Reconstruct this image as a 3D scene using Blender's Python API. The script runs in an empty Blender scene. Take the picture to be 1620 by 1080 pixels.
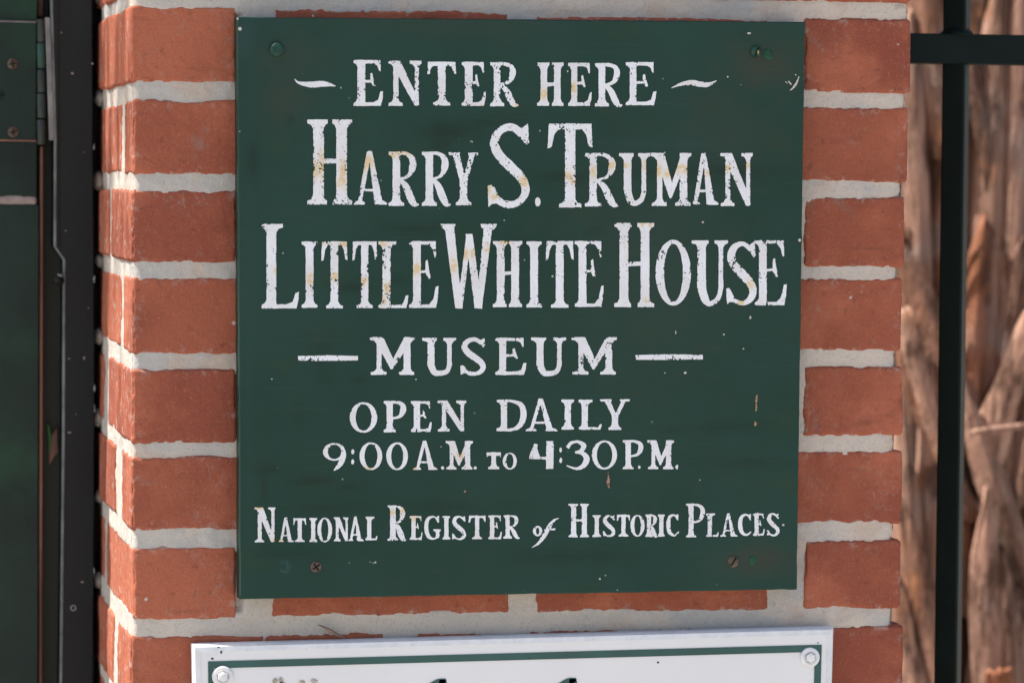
import bpy, math, random
import numpy as np
from mathutils import Matrix, Vector

random.seed(7)
C = bpy.context.scene
COL = C.collection

# ------------------------------------------------------------------ camera, sky, sun, exposure
FPX = 5600.0                                   # focal length in pixels of a 1620 px wide picture
def nrm(v):
    v = np.array(v, float); return v / np.linalg.norm(v)
_yc = nrm((-1127, 260, -FPX))                  # wall depth direction seen from the camera
_xc = np.array((28090, 20, -FPX), float)
_xc = nrm(_xc - _yc * np.dot(_xc, _yc))
_zc = np.cross(_xc, _yc)
RM = np.array([_xc, _yc, _zc])                 # camera axes -> world
TARGET = np.array((0.0, 0.0, 1.50))
CAM = TARGET - (RM @ np.array((0, 0, -1.0))) * 2.8

cam_d = bpy.data.cameras.new('camera')
cam_d.sensor_width = 36
cam_d.lens = FPX / 1620 * 36
cam_d.clip_start = 0.05
cam_d.clip_end = 2000
cam_d.dof.use_dof = True
cam_d.dof.focus_distance = 2.79
cam_d.dof.aperture_fstop = 5.6
cam = bpy.data.objects.new('camera', cam_d)
M4 = Matrix([list(RM[i]) + [CAM[i]] for i in range(3)] + [[0, 0, 0, 1]])
cam.matrix_world = M4
COL.objects.link(cam)
C.camera = cam

SUN = nrm((-0.50, 0.105, 0.86))                # direction towards the sun
world = bpy.data.worlds.new('World'); C.world = world
world.use_nodes = True
wn = world.node_tree
sky = wn.nodes.new('ShaderNodeTexSky'); sky.sky_type = 'NISHITA'; sky.sun_disc = False
sky.sun_elevation = math.asin(SUN[2])
sky.sun_rotation = math.atan2(SUN[0], SUN[1])
sky.air_density = 1.0; sky.dust_density = 2.5; sky.ozone_density = 1.0
wn.links.new(sky.outputs[0], wn.nodes['Background'].inputs[0])
wn.nodes['Background'].inputs[1].default_value = 0.12
sl = bpy.data.lights.new('sun', 'SUN'); sl.energy = 5.0; sl.angle = math.radians(0.6); sl.color = (1, .97, .93)
so = bpy.data.objects.new('sun', sl); COL.objects.link(so)
so.rotation_euler = Vector(SUN).to_track_quat('Z', 'Y').to_euler(); so.location = (-2, 1, 6)
C.view_settings.view_transform = 'Standard'
C.view_settings.look = 'None'
C.view_settings.gamma = 1
C.view_settings.exposure = 0.97

# ------------------------------------------------------------------ geometry helpers
def P(px, py, y=0.0):
    """point of the plane Y = y that the photo pixel (1620 x 1080) looks at; works on arrays"""
    px = np.asarray(px, float); py = np.asarray(py, float)
    d = np.stack([px - 810, -(py - 540), np.full(px.shape, -FPX)], -1) @ RM.T
    t = (y - CAM[1]) / d[..., 1]
    return CAM + d * t[..., None]
def P1(px, py, y=0.0):
    return P(np.array([px]), np.array([py]), y)[0]
def PX(px, py, x):
    """depth at which the photo pixel meets the plane X = x"""
    d = RM @ np.array((px - 810, -(py - 540), -FPX)); t = (x - CAM[0]) / d[0]
    return CAM + d * t

def _hash(ix, iy, iz, s):
    h = (ix * 374761393 + iy * 668265263 + iz * 2147483647 + s * 144665) & 0xFFFFFFFF
    h = ((h ^ (h >> 13)) * 1274126177) & 0xFFFFFFFF
    h = ((h ^ (h >> 16)) * 2246822519) & 0xFFFFFFFF
    return ((h ^ (h >> 15)) & 0xFFFFFF) / float(0xFFFFFF)
def vnoise(p, seed=0):
    """value noise in -1..1"""
    p = np.asarray(p, float); i = np.floor(p).astype(np.int64); f = p - i; f = f * f * (3 - 2 * f)
    r = 0
    for a in (0, 1):
        for b in (0, 1):
            for c in (0, 1):
                w = (f[..., 0] if a else 1 - f[..., 0]) * (f[..., 1] if b else 1 - f[..., 1]) * (f[..., 2] if c else 1 - f[..., 2])
                r = r + w * _hash(i[..., 0] + a, i[..., 1] + b, i[..., 2] + c, seed)
    return r * 2 - 1
def fbm(p, seed=0, n=3):
    r = 0; a = .6
    for k in range(n):
        r = r + a * vnoise(p * 2.03 ** k, seed + 17 * k); a *= .55
    return r

def empty(name, loc, label=None, cat=None, group=None):
    o = bpy.data.objects.new(name, None); COL.objects.link(o); o.location = loc
    o.empty_display_size = .05
    if label: o['label'] = label
    if cat: o['category'] = cat
    if group: o['group'] = group
    return o
def mesh_obj(name, v, f, mat, parent=None, smooth=True, attrs=None):
    v = np.asarray(v, float)
    if parent is not None:
        off = np.array(parent.location)
        if parent.parent: off = off + np.array(parent.parent.location)
        v = v - off
    me = bpy.data.meshes.new(name)
    me.from_pydata(v.tolist(), [], f.tolist() if isinstance(f, np.ndarray) else f)
    if smooth: me.polygons.foreach_set('use_smooth', np.ones(len(me.polygons), bool))
    for k, a in (attrs or {}).items():
        at = me.attributes.new(k, 'FLOAT', 'POINT'); at.data.foreach_set('value', np.asarray(a, np.float32))
    me.materials.append(mat); me.update()
    o = bpy.data.objects.new(name, me); COL.objects.link(o)
    if parent is not None: o.parent = parent
    return o

class MB:
    """collects pieces into one mesh"""
    def __init__(s): s.v = []; s.f = []; s.a = {}; s.n = 0
    def add(s, v, f, **at):
        v = np.asarray(v, float)
        s.f += [[i + s.n for i in q] for q in (f.tolist() if isinstance(f, np.ndarray) else f)]
        s.v.append(v); s.n += len(v)
        for k, a in at.items(): s.a.setdefault(k, []).append(np.broadcast_to(np.asarray(a, float), (len(v),)))
    def build(s, name, mat, parent=None, smooth=True):
        return mesh_obj(name, np.concatenate(s.v), s.f, mat, parent, smooth, {k: np.concatenate(a) for k, a in s.a.items()})

def grid_faces(n, m, off=0, flip=False):
    i, j = np.meshgrid(np.arange(n - 1), np.arange(m - 1), indexing='ij')
    a = (i * m + j).ravel() + off
    q = np.stack([a, a + m, a + m + 1, a + 1], -1)
    return q[:, ::-1] if flip else q

def rbox(lo, hi, r, res, sides='FLRTDB', seed=0, amp=1.0, warp=0.0, ragged=0.0):
    """box with rounded, worn, noise-displaced faces. F front(-y) B back L left R right T top D bottom"""
    lo = np.array(lo, float); hi = np.array(hi, float)
    vs, fs, n0 = [], [], 0
    for sd in sides:
        ax = {'F': 1, 'B': 1, 'L': 0, 'R': 0, 'T': 2, 'D': 2}[sd]; top = sd in 'BRT'
        u, w = [k for k in (0, 1, 2) if k != ax]
        def ticks(k):
            L = hi[k] - lo[k]; n = max(3, int(L / res[k]) + 1)
            t = np.linspace(lo[k], hi[k], n)
            e = r * np.array([.0, .3, .62, 1.0])
            return np.unique(np.round(np.concatenate([t[(t > lo[k] + r * 1.05) & (t < hi[k] - r * 1.05)], lo[k] + e, hi[k] - e]), 7))
        a, b = ticks(u), ticks(w)
        A, B = np.meshgrid(a, b, indexing='ij')
        p = np.zeros(A.shape + (3,)); p[..., u] = A; p[..., w] = B; p[..., ax] = hi[ax] if top else lo[ax]
        p = p.reshape(-1, 3)
        c = np.clip(p, lo + r, hi - r); d = p - c; ln = np.linalg.norm(d, axis=1, keepdims=True); nn = d / np.maximum(ln, 1e-9)
        q = c + nn * r
        if amp or ragged or warp:
            so_ = np.array([seed * 3.71, seed * 1.33, seed * 2.17])
            e = 1 - np.max(np.abs(nn), axis=1)
            disp = amp * (.00045 * fbm(q * 90 + so_, 1) + .00022 * vnoise(q * 420 + so_, 4))
            disp = disp - np.clip(e * 4, 0, 1) * ragged * np.clip(.8 * fbm(q * 70 + so_, 9, 3) + .7 * vnoise(q * 250 + so_, 15) + .2, 0, 1.2)
            q = q + nn * disp[:, None]
            if warp:
                wv = np.stack([vnoise(q * 28 + so_ + 11 * k, 20 + k) for k in range(3)], -1)
                q = q + wv * warp * np.array([1, .4, 1])
        flip = (ax == 1) ^ (not top) ^ True
        fs.append(grid_faces(len(a), len(b), n0, not flip)); n0 += len(q); vs.append(q)
    return np.concatenate(vs), np.concatenate(fs)

def cbox(lo, hi, b=.001):
    return rbox(lo, hi, b, (9, 9, 9), amp=0)
def prism(poly, y0, y1, bev=.0):
    """outline in (x,z), front at y0 back at y1, with a small chamfer round the front"""
    poly = np.array(poly, float); n = len(poly)
    if area2(poly) < 0: poly = poly[::-1]
    if bev:
        e = np.roll(poly, -1, 0) - poly; nn = np.stack([-e[:, 1], e[:, 0]], -1); nn /= np.linalg.norm(nn, axis=1, keepdims=True)
        k = nn + np.roll(nn, 1, 0); k = k / np.sum(k * np.roll(nn, 0, 0), 1)[:, None]
        inner = poly + k * bev
    else: inner = poly
    v = [(x, y0, z) for x, z in inner] + [(x, y0 + bev, z) for x, z in poly] + [(x, y1, z) for x, z in poly]
    f = [list(range(n)), list(range(2 * n, 3 * n))[::-1]]
    for i in range(n):
        j = (i + 1) % n
        f += [[i, n + i, n + j, j], [n + i, 2 * n + i, 2 * n + j, n + j]]
    return np.array(v), f
def area2(p):
    x, y = np.asarray(p)[:, 0], np.asarray(p)[:, 1]
    return np.sum(x * np.roll(y, -1) - np.roll(x, -1) * y)
def lathe(prof, centre, n=28, axis='y'):
    """prof: (radius, distance towards the camera) pairs, turned about the Y axis"""
    v, f = [], []
    for r, h in prof:
        for k in range(n):
            a = 2 * math.pi * k / n
            v.append((centre[0] + r * math.cos(a), centre[1] - h, centre[2] + r * math.sin(a)))
    m = len(prof)
    for i in range(m - 1):
        for k in range(n):
            l = (k + 1) % n
            f.append([i * n + k, (i + 1) * n + k, (i + 1) * n + l, i * n + l][::-1])
    f.append([(m - 1) * n + k for k in range(n)])
    return np.array(v), f
def tube(pts, rad, n=10):
    pts = np.array(pts, float); v, f = [], []
    for i, p in enumerate(pts):
        t = pts[min(i + 1, len(pts) - 1)] - pts[max(i - 1, 0)]; t /= np.linalg.norm(t)
        a = np.cross(t, (0.31, .9, .2)); a /= np.linalg.norm(a); b = np.cross(t, a)
        for k in range(n):
            g = 2 * math.pi * k / n
            v.append(p + (a * math.cos(g) + b * math.sin(g)) * rad[i])
    for i in range(len(pts) - 1):
        for k in range(n):
            l = (k + 1) % n
            f.append([i * n + k, i * n + l, (i + 1) * n + l, (i + 1) * n + k])
    f.append(list(range(n))[::-1]); f.append([(len(pts) - 1) * n + k for k in range(n)])
    return np.array(v), f

# ------------------------------------------------------------------ materials
class NT:
    def __init__(s, name):
        s.m = bpy.data.materials.new(name); s.m.use_nodes = True; s.t = s.m.node_tree
        s.b = s.t.nodes['Principled BSDF']; s._c = None
    def n(s, typ, **kw):
        o = s.t.nodes.new(typ)
        for k, v in kw.items():
            if k in o.inputs.keys(): s.put(o.inputs[k], v)
            else: setattr(o, k, v)
        return o
    def put(s, sock, v):
        if isinstance(v, bpy.types.NodeSocket): s.t.links.new(v, sock)
        else: sock.default_value = v
    def coord(s, scale=(1, 1, 1)):
        if s._c is None: s._c = s.n('ShaderNodeTexCoord').outputs['Object']
        if scale == (1, 1, 1): return s._c
        m = s.n('ShaderNodeMapping', Vector=s._c); m.inputs['Scale'].default_value = scale
        return m.outputs[0]
    def noise(s, sc, detail=4, rough=.6, stretch=(1, 1, 1), dist=0):
        o = s.n('ShaderNodeTexNoise', Vector=s.coord(stretch)); o.inputs['Scale'].default_value = sc
        o.inputs['Detail'].default_value = detail; o.inputs['Roughness'].default_value = rough; o.inputs['Distortion'].default_value = dist
        return o.outputs['Fac']
    def ramp(s, fac, a, b, lo=0., hi=1.):
        o = s.n('ShaderNodeMapRange', clamp=True); o.interpolation_type = 'SMOOTHSTEP'
        s.put(o.inputs['Value'], fac)
        o.inputs['From Min'].default_value = a; o.inputs['From Max'].default_value = b
        o.inputs['To Min'].default_value = lo; o.inputs['To Max'].default_value = hi
        return o.outputs[0]
    def mix(s, fac, a, b, mode='MIX'):
        o = s.n('ShaderNodeMix', data_type='RGBA', blend_type=mode)
        s.put(o.inputs[0], fac)
        for i, c in ((6, a), (7, b)):
            s.put(o.inputs[i], c if isinstance(c, bpy.types.NodeSocket) else (*c, 1))
        return o.outputs[2]
    def math(s, op, a, b=0.):
        o = s.n('ShaderNodeMath', operation=op); s.put(o.inputs[0], a); s.put(o.inputs[1], b); return o.outputs[0]
    def attr(s, k):
        o = s.n('ShaderNodeAttribute'); o.attribute_name = k; return o.outputs['Fac']
    def bump(s, h, strength, dist=.001, normal=None):
        o = s.n('ShaderNodeBump'); s.put(o.inputs['Height'], h); o.inputs['Strength'].default_value = strength; o.inputs['Distance'].default_value = dist
        if normal: s.put(o.inputs['Normal'], normal)
        return o.outputs[0]
    def done(s, col, rough=.6, spec=.5, normal=None, metal=0.):
        s.put(s.b.inputs['Base Color'], col if isinstance(col, bpy.types.NodeSocket) else (*col, 1))
        s.put(s.b.inputs['Roughness'], rough); s.b.inputs['Specular IOR Level'].default_value = spec
        s.put(s.b.inputs['Metallic'], metal)
        if normal: s.put(s.b.inputs['Normal'], normal)
        return s.m

def mat_brick():
    t = NT('fired_clay_brick')
    c = t.mix(t.attr('tint'), (.245, .060, .033), (.405, .117, .059))
    c = t.mix(t.ramp(t.noise(16, 5), .42, .70), c, (.41, .120, .062))
    c = t.mix(t.ramp(t.noise(9, 3), .5, .75, 0, .75), c, (.235, .060, .031))
    c = t.mix(t.ramp(t.noise(140, 4, .7), .56, .72, 0, .6), c, (.17, .048, .03))
    c = t.mix(t.ramp(t.noise(420, 3, .7), .60, .74, 0, .55), c, (.43, .17, .10))
    c = t.mix(t.math('MULTIPLY', t.ramp(t.noise(22, 3), .56, .68), t.ramp(t.noise(240, 4, .75), .5, .66, 0, .5)), c, (.30, .22, .18))
    v = t.n('ShaderNodeTexVoronoi', Vector=t.coord(), feature='F1'); v.inputs['Scale'].default_value = 170
    c = t.mix(t.math('MULTIPLY', t.ramp(v.outputs['Distance'], .08, .2, .75, 0), t.ramp(t.noise(31, 4, .7), .57, .66)), c, (.10, .045, .03))
    v2 = t.n('ShaderNodeTexVoronoi', Vector=t.coord(), feature='F1'); v2.inputs['Scale'].default_value = 62
    c = t.mix(t.math('MULTIPLY', t.ramp(v2.outputs['Distance'], .06, .12, 1, 0), t.ramp(t.noise(33, 2), .60, .66)), c, (.62, .52, .46))
    c = t.mix(t.math('MULTIPLY', t.ramp(t.noise(70, 5, .65, (.16, 1, 1)), .56, .70), t.ramp(t.noise(13, 3), .48, .62, 0, .75)), c, (.20, .062, .036))
    c = t.mix(t.math('MULTIPLY', t.ramp(t.noise(60, 6, .7), .54, .64), t.ramp(t.noise(17, 3), .54, .66, 0, .55)), c, (.24, .15, .115))
    # mortar left on the arrises
    c = t.mix(t.math('MULTIPLY', t.attr('edge'), t.ramp(t.noise(110, 5, .7), .55, .66, 0, .75)), c, (.42, .33, .28))
    c = t.mix(t.ramp(t.noise(800, 3, .75), .50, .68, 0, .5), c, (.19, .06, .036))
    c = t.mix(t.ramp(t.noise(640, 3, .75, (1.1, 1, 1.1)), .56, .72, 0, .5), c, (.50, .22, .14))
    h = t.math('ADD', t.noise(420, 6, .75), t.math('MULTIPLY', t.noise(60, 4), 1.0))
    return t.done(c, .85, .28, t.bump(h, .6, .0012))
def mat_mortar():
    t = NT('lime_mortar')
    c = t.mix(t.ramp(t.noise(7, 4), .35, .65), (.46, .43, .385), (.57, .50, .42))
    c = t.mix(t.attr('warm'), c, (.60, .50, .415))
    c = t.mix(t.ramp(t.noise(24, 5, .65), .50, .66, 0, .7), c, (.54, .405, .31))
    c = t.mix(t.ramp(t.noise(15, 5, .65, (.5, 1, 1)), .52, .66, 0, .7), c, (.40, .395, .38))
    c = t.mix(t.ramp(t.noise(500, 3, .7), .52, .7, 0, .5), c, (.31, .285, .255))
    c = t.mix(t.ramp(t.noise(300, 4, .7), .6, .75, 0, .6), c, (.66, .63, .58))
    c = t.mix(t.ramp(t.noise(38, 5, .7), .64, .72, 0, .5), c, (.27, .22, .18))
    h = t.math('ADD', t.noise(650, 4, .75), t.math('MULTIPLY', t.noise(120, 4), .9))
    return t.done(c, .92, .2, t.bump(h, .75, .0013))
def mat_board():
    t = NT('dark_green_sign_paint')
    c = t.mix(t.ramp(t.noise(5, 4), .35, .65), (.0110, .0390, .0270), (.0140, .0450, .0325))
    c = t.mix(t.ramp(t.noise(26, 4, .6, (1, 1, 1.6)), .56, .75, 0, .6), c, (.0185, .044, .0235))
    c = t.mix(t.attr('olive'), c, (.038, .041, .028))
    c = t.mix(t.attr('dark'), c, (.0085, .0225, .0125))
    c = t.mix(t.attr('blue'), c, (.022, .055, .050))
    c = t.mix(t.ramp(t.noise(300, 2, .6, (.05, 1, 1)), .58, .72, 0, .25), c, (.024, .054, .043))
    v = t.n('ShaderNodeTexVoronoi', Vector=t.coord(), feature='F1'); v.inputs['Scale'].default_value = 85
    c = t.mix(t.math('MULTIPLY', t.ramp(v.outputs['Distance'], .045, .085, 1, 0), t.ramp(t.noise(21, 2), .60, .66)), c, (.16, .22, .18))
    v2 = t.n('ShaderNodeTexVoronoi', Vector=t.coord(), feature='F1'); v2.inputs['Scale'].default_value = 60
    c = t.mix(t.math('MULTIPLY', t.ramp(v2.outputs['Distance'], .03, .06, 1, 0), t.ramp(t.noise(24.7, 2), .62, .66)), c, (.34, .36, .32))
    h = t.math('ADD', t.math('MULTIPLY', t.noise(420, 4, .6, (.06, 1, 1)), .8), t.math('ADD', t.noise(40, 4), t.math('MULTIPLY', t.noise(900, 2), .35)))
    return t.done(c, t.ramp(t.noise(14, 4), .3, .7, 0.42, .60), .20, t.bump(h, .28, .0006))
def mat_letter():
    t = NT('weathered_white_sign_paint')
    c = t.mix(t.ramp(t.noise(30, 4), .35, .68), (.76, .755, .765), (.68, .66, .655))
    c = t.mix(t.ramp(t.noise(700, 4, .7, (1, 1, .45)), .54, .70, 0, .45), c, (.42, .45, .46))
    c = t.mix(t.ramp(t.noise(55, 3), .55, .75, 0, .5), c, (.72, .66, .57))
    c = t.mix(t.attr('stain'), c, (.66, .44, .15))
    return t.done(c, .55, .3, t.bump(t.noise(800, 3), .25, .0005))
def simple(name, col, rough=.5, spec=.4, var=.35, sc=30, metal=0, bump=.2, alt=None, alt_sc=60, alt_rng=(.58, .66), alt_fac=.8, bsc=300, stretch=(1, 1, 1)):
    t = NT(name)
    d = tuple(x * (1 - var) for x in col); l = tuple(min(1, x * (1 + var)) for x in col)
    c = t.mix(t.ramp(t.noise(sc, 5, .6, stretch), .3, .7), d, l)
    if alt: c = t.mix(t.ramp(t.noise(alt_sc, 5, .65, stretch), *alt_rng, 0, alt_fac), c, alt)
    return t.done(c, rough, spec, t.bump(t.noise(bsc, 4), bump, .001), metal)
def mat_boot():
    t = NT('dry_palm_leaf_base')
    st = (1, 1, .09)
    a = t.attr('tone')
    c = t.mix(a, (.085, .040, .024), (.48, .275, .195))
    c = t.mix(t.ramp(t.noise(60, 5, .6, st), .42, .72, 0, .8), c, (.095, .05, .032))
    c = t.mix(t.ramp(t.noise(150, 4, .6, st), .52, .75, 0, .7), c, (.56, .37, .26))
    c = t.mix(t.ramp(t.noise(18, 4), .54, .72, 0, .7), c, (.36, .155, .07))
    c = t.mix(t.ramp(t.noise(12, 3), .56, .72, 0, .5), c, (.34, .28, .24))
    c = t.mix(t.attr('rust'), c, (.42, .13, .045))
    c = t.mix(t.ramp(t.noise(34, 6, .72, (1, 1, .3)), .51, .64, 0, .85), c, (.075, .038, .024))
    c = t.mix(t.ramp(t.noise(220, 4, .7, (1, 1, .05)), .60, .72, 0, .6), c, (.07, .035, .022))
    h = t.math('ADD', t.noise(160, 4, .6, st), t.math('MULTIPLY', t.noise(45, 5, .65, (1, 1, .3)), 1.6))
    return t.done(c, .85, .2, t.bump(h, .9, .006))

MB_BRICK, MB_MORTAR, MB_BOARD, MB_LETTER, MB_BOOT = mat_brick(), mat_mortar(), mat_board(), mat_letter(), mat_boot()
M_GATE = simple('dark_green_gate_paint', (.0080, .0205, .0155), .45, .22, .4, 6, bump=.3, alt=(.012, .050, .026), alt_sc=5, alt_rng=(.55, .72))
M_POST = simple('black_green_post_paint', (.0100, .0140, .0148), .45, .25, .4, 8, bump=.35, alt=(.030, .032, .030), alt_sc=14, alt_rng=(.54, .74), stretch=(1, 1, .12))
M_FENCE = simple('dark_green_fence_paint', (.0034, .0090, .0072), .5, .12, .2, 14, bump=.15)
M_KNUCKLE = simple('green_hinge_paint', (.016, .050, .036), .45, .4, .3, 40)
M_KNUCKLE2 = simple('dull_green_hinge_paint', (.020, .032, .027), .5, .4, .3, 40, alt=(.05, .028, .02), alt_sc=90)
M_WORN = simple('worn_lit_edge_paint', (.11, .135, .13), .5, .4, .4, 50, alt=(.05, .09, .075), alt_sc=90)
M_PALE = simple('weathered_and_lit_grey', (.20, .195, .19), .6, .3, .25, 60, alt=(.08, .085, .08), alt_sc=120)  # grey of chips and wear; on the hinge edge it paints the light
M_RUST = simple('rusty_pink_primer', (.26, .135, .098), .8, .2, .4, 30, alt=(.45, .33, .29), alt_sc=14, alt_rng=(.55, .7), stretch=(1, 1, .2))
M_OLIVE = simple('dark_olive_recess_paint', (.030, .031, .020), .55, .3, .3, 12, alt=(.05, .035, .022), alt_sc=9, stretch=(1, 1, .25))
M_SEAM = simple('pale_filler_seam', (.27, .23, .21), .85, .2, .3, 60)
M_SCREW = simple('old_screw_steel', (.10, .072, .05), .55, .4, .5, 300, metal=.4, alt=(.05, .035, .025), alt_sc=500)
M_GSCREW = simple('painted_screw_green', (.011, .048, .034), .5, .25, .4, 200, alt=(.05, .06, .025), alt_sc=500)
M_PUTTY = simple('green_touch_up_paint', (.010, .056, .028), .55, .25, .4, 250)
M_DARK = simple('near_black', (.012, .010, .008), .8, .2)  # flat near-black in place of depth in slots and hole; also dark specks
M_BRASS = simple('bare_brass_fleck', (.55, .42, .16), .4, .5, .3, 400, metal=.3)
M_WHITE = simple('white_enamel_panel', (.70, .685, .67), .35, .5, .025, 9, bump=.05, alt=(.62, .60, .60), alt_sc=12, alt_rng=(.62, .8), alt_fac=.4)
M_FRAME = simple('chalky_white_frame', (.68, .675, .67), .6, .4, .06, 80, bump=.3, alt=(.50, .50, .50), alt_sc=260, alt_rng=(.54, .72), alt_fac=.6)
M_BORDER = simple('green_enamel_line', (.016, .075, .065), .35, .5, .12, 20, bump=.05)
M_WASHER = simple('white_painted_bolt', (.70, .69, .68), .4, .5, .06, 200, alt=(.42, .38, .33), alt_sc=300, alt_rng=(.64, .75))
M_TAN = simple('tan_bird_mark', (.42, .36, .29), .8, .2, .3, 300)
M_TWIG = simple('dry_twig', (.22, .155, .11), .8, .2, .4, 200)
M_CREAM = simple('bare_wood_scuff', (.50, .47, .40), .8, .2, .2, 200)
M_RUSTDRIP = simple('rust_drip', (.33, .20, .13), .8, .2, .3, 300)
M_GROUND = simple('sandy_ground', (.34, .30, .25), .95, .1, .3, .8, bump=.4, bsc=20)
M_PAVE = simple('pavement_concrete', (.40, .375, .34), .9, .2, .2, 3, bump=.4, bsc=80)

# ------------------------------------------------------------------ ground
def sheet(name, x0, y0, x1, y1, z, mat):
    o = mesh_obj(name, [(x0, y0, z), (x1, y0, z), (x1, y1, z), (x0, y1, z)], [[0, 1, 2, 3]], mat, None, False)
    o['kind'] = 'structure'; return o
sheet('ground', -300, -300, 300, 300, 0, M_GROUND)
sheet('pavement', -12, -4.2, 12, -.02, .004, M_PAVE)

# ------------------------------------------------------------------ brick pier
XL = P1(209, 540)[0]; XR = P1(1428, 540)[0]; DEP = .46
# measured brick beds: (left top, left bottom, right top, right bottom) in photo pixels at x = 300 and x = 1345
BEDS = [(-130, -15, -108, 1), (12, 129, 32, 143), (161, 274, 172, 285), (303, 413, 314, 420), (442, 558, 442, 552), (586, 698, 582, 687),
        (724, 836, 715, 826), (866, 977, 856, 959), (1007, 1122, 992, 1100)]
CORN = [208, 208, 211, 209, 211, 209, 208, 211, 207]
REND = [1440, 1439, 1435, 1430, 1426, 1427, 1427, 1424, 1428]
JL = [None, None, (191, 197), (173, 177), (190, 195), (165, 172), (183, 193), None, (181, 187)]
pier = empty('brick_pier', ((XL + XR) / 2, DEP / 2, 0), 'red brick gate pier with pale mortar joints behind the two signs', 'pier')
bw = MB()
bidx = [0]
RECTS = []
def brick(x0, x1, z0, z1, y0=0., y1=.10, sides='FLRTD', res=(.0013, .004, .0013), tint=None, fine=True):
    bidx[0] += 1; k = bidx[0]
    rg = random.Random(k * 7 + 3)
    dy = rg.uniform(-.0008, .0008)
    if fine: z0 -= .0014; z1 += .0014; x0 -= .0005 if x0 < XL + .01 else .0012; x1 += .0008
    v, f = rbox((x0, y0 + dy, z0), (x1, y1, z1), .0026 if fine else .003, res, sides, seed=k, amp=1.0, warp=.0008, ragged=.0019)
    RECTS.append((x0, x1, z0, z1, y0, y1))
    e = np.minimum.reduce([v[:, 0] - x0, x1 - v[:, 0], v[:, 2] - z0, z1 - v[:, 2]])
    bw.add(v, f, tint=rg.uniform(0, 1) if tint is None else tint, edge=np.exp(-np.clip(e, 0, 1) / .0045))
def zpx(px, py): return P1(px, py)[2]
for i, (lt, lb, rt, rb) in enumerate(BEDS):
    def yat(px, l, r): return l + (r - l) * (px - 300) / 1045.
    head = i % 2 == 1
    spans = [(CORN[i], 373), (432, 805), (848, 1215), (1274, REND[i])] if head else \
            ([(CORN[i], 417), (421, 607), (645, 985), (1010, REND[i])] if i == 8 else [(CORN[i], 588), (614, 1008), (1034, REND[i])])
    for j, (a, b) in enumerate(spans):
        m = (a + b) / 2
        ym = 540
        xa, xb = P1(a, (lt + lb) / 2)[0], P1(b, (rt + rb) / 2)[0]
        if j == 0: mt, mb_ = lt, lb
        elif j == len(spans) - 1: mt, mb_ = rt, rb
        else:
            mt, mb_ = yat(m, lt, rt), yat(m, lb, rb)
            if i == 1: mt = {1: 17, 2: 31}[j]
            if i == 7: mb_ = {1: 971, 2: 965}[j]
        z1, z0 = P1(300 if j == 0 else (1345 if j == len(spans) - 1 else m), mt)[2], P1(300 if j == 0 else (1345 if j == len(spans) - 1 else m), mb_)[2]
        mid = 0 < j < len(spans) - 1
        if j == 0:
            # the corner brick also shows on the left face
            if JL[i]: d0 = PX(JL[i][1], (lt + lb) / 2, XL)[1]; d1 = PX(JL[i][0], (lt + lb) / 2, XL)[1]
            else: d0, d1 = .235, .25
            tint = {1: 1., 2: .4, 3: .15, 4: .55, 5: .1, 6: .35, 7: .8, 8: .5}.get(i)
            brick(xa, xb, z0, z1, 0, d0, 'FLRTD', (.0013, .0018, .0013), tint)
            brick(xa + random.uniform(-.001, .001), xa + .09, z0 + .001, z1 - .001, d1, max(.40, d1 + .1), 'FLTDB', (.004, .0018, .0018))
        elif mid and not (i in (1, 7, 8)):
            brick(xa, xb, z0, z1, 0, .10, 'FTD', (.006, .01, .006))
        else:
            tint = {1: .0, 2: .55, 3: .35, 4: .45, 5: .40, 6: .12, 7: .18, 8: .05}.get(i) if not mid else {1: .5, 2: .4}.get(j)  # right-hand bricks tinted darker overall, painting in the light falloff
            brick(xa, xb, z0, z1, 0, .10 if mid else DEP, 'FLRTD', (.0013, .004, .0013), tint)
# the rest of the pier, out of the frame: same courses down to the ground and up to the cap
pitch = .0707; ztop = P1(300, -140)[2]; zbot = P1(300, 1136)[2]
def plain_course(z0, z1, head):
    xs = [(XL, XL + .081), (XL + .108, XL + .296), (XL + .316, XL + .50), (XL + .528, XR)] if head else [(XL, XL + .19), (XL + .204, XL + .40), (XL + .412, XR)]
    for j, (a, b) in enumerate(xs):
        yd = DEP if j in (0, len(xs) - 1) else .1
        brick(a, b, z0, z1, 0, yd, 'FLRTDB', (.03, .03, .02), None, False)
z = ztop; k = 0
while z < 2.02:
    plain_course(z, z + .0575, k % 2 == 0); z += pitch; k += 1
capz = z
z = zbot; k = 0
while z - .0575 > 0.0:
    plain_course(z - .0575, z, k % 2 == 0); z -= pitch; k += 1
bw.build('brickwork', MB_BRICK, pier)

mo = MB()
# mortar body: front sheet and left side sheet finely modelled, rough, dragged over the arrises here and there
za, zb = P1(810, 1150)[2], P1(810, -60)[2]
zrow = [P1(300, (b_[0] + b_[1]) / 2)[2] for b_ in BEDS][::-1]; xrow = [P1(c_, 540)[0] for c_ in CORN][::-1]
zrr = [P1(1345, (b_[2] + b_[3]) / 2)[2] for b_ in BEDS][::-1]; xrr = [P1(c_, 540)[0] + .0015 for c_ in REND][::-1]
VIS = [r_ for r_ in RECTS if r_[3] > za and r_[2] < zb]
def inside(a_, z_, ia, ib):
    m_ = np.zeros(len(a_))
    for r_ in (VIS if ia == 0 else [r2 for r2 in VIS if r2[0] < XL + .01]): m_ = np.maximum(m_, np.minimum.reduce([a_ - r_[ia], r_[ib] - a_, z_ - r_[2], r_[3] - z_]))
    return m_
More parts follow.
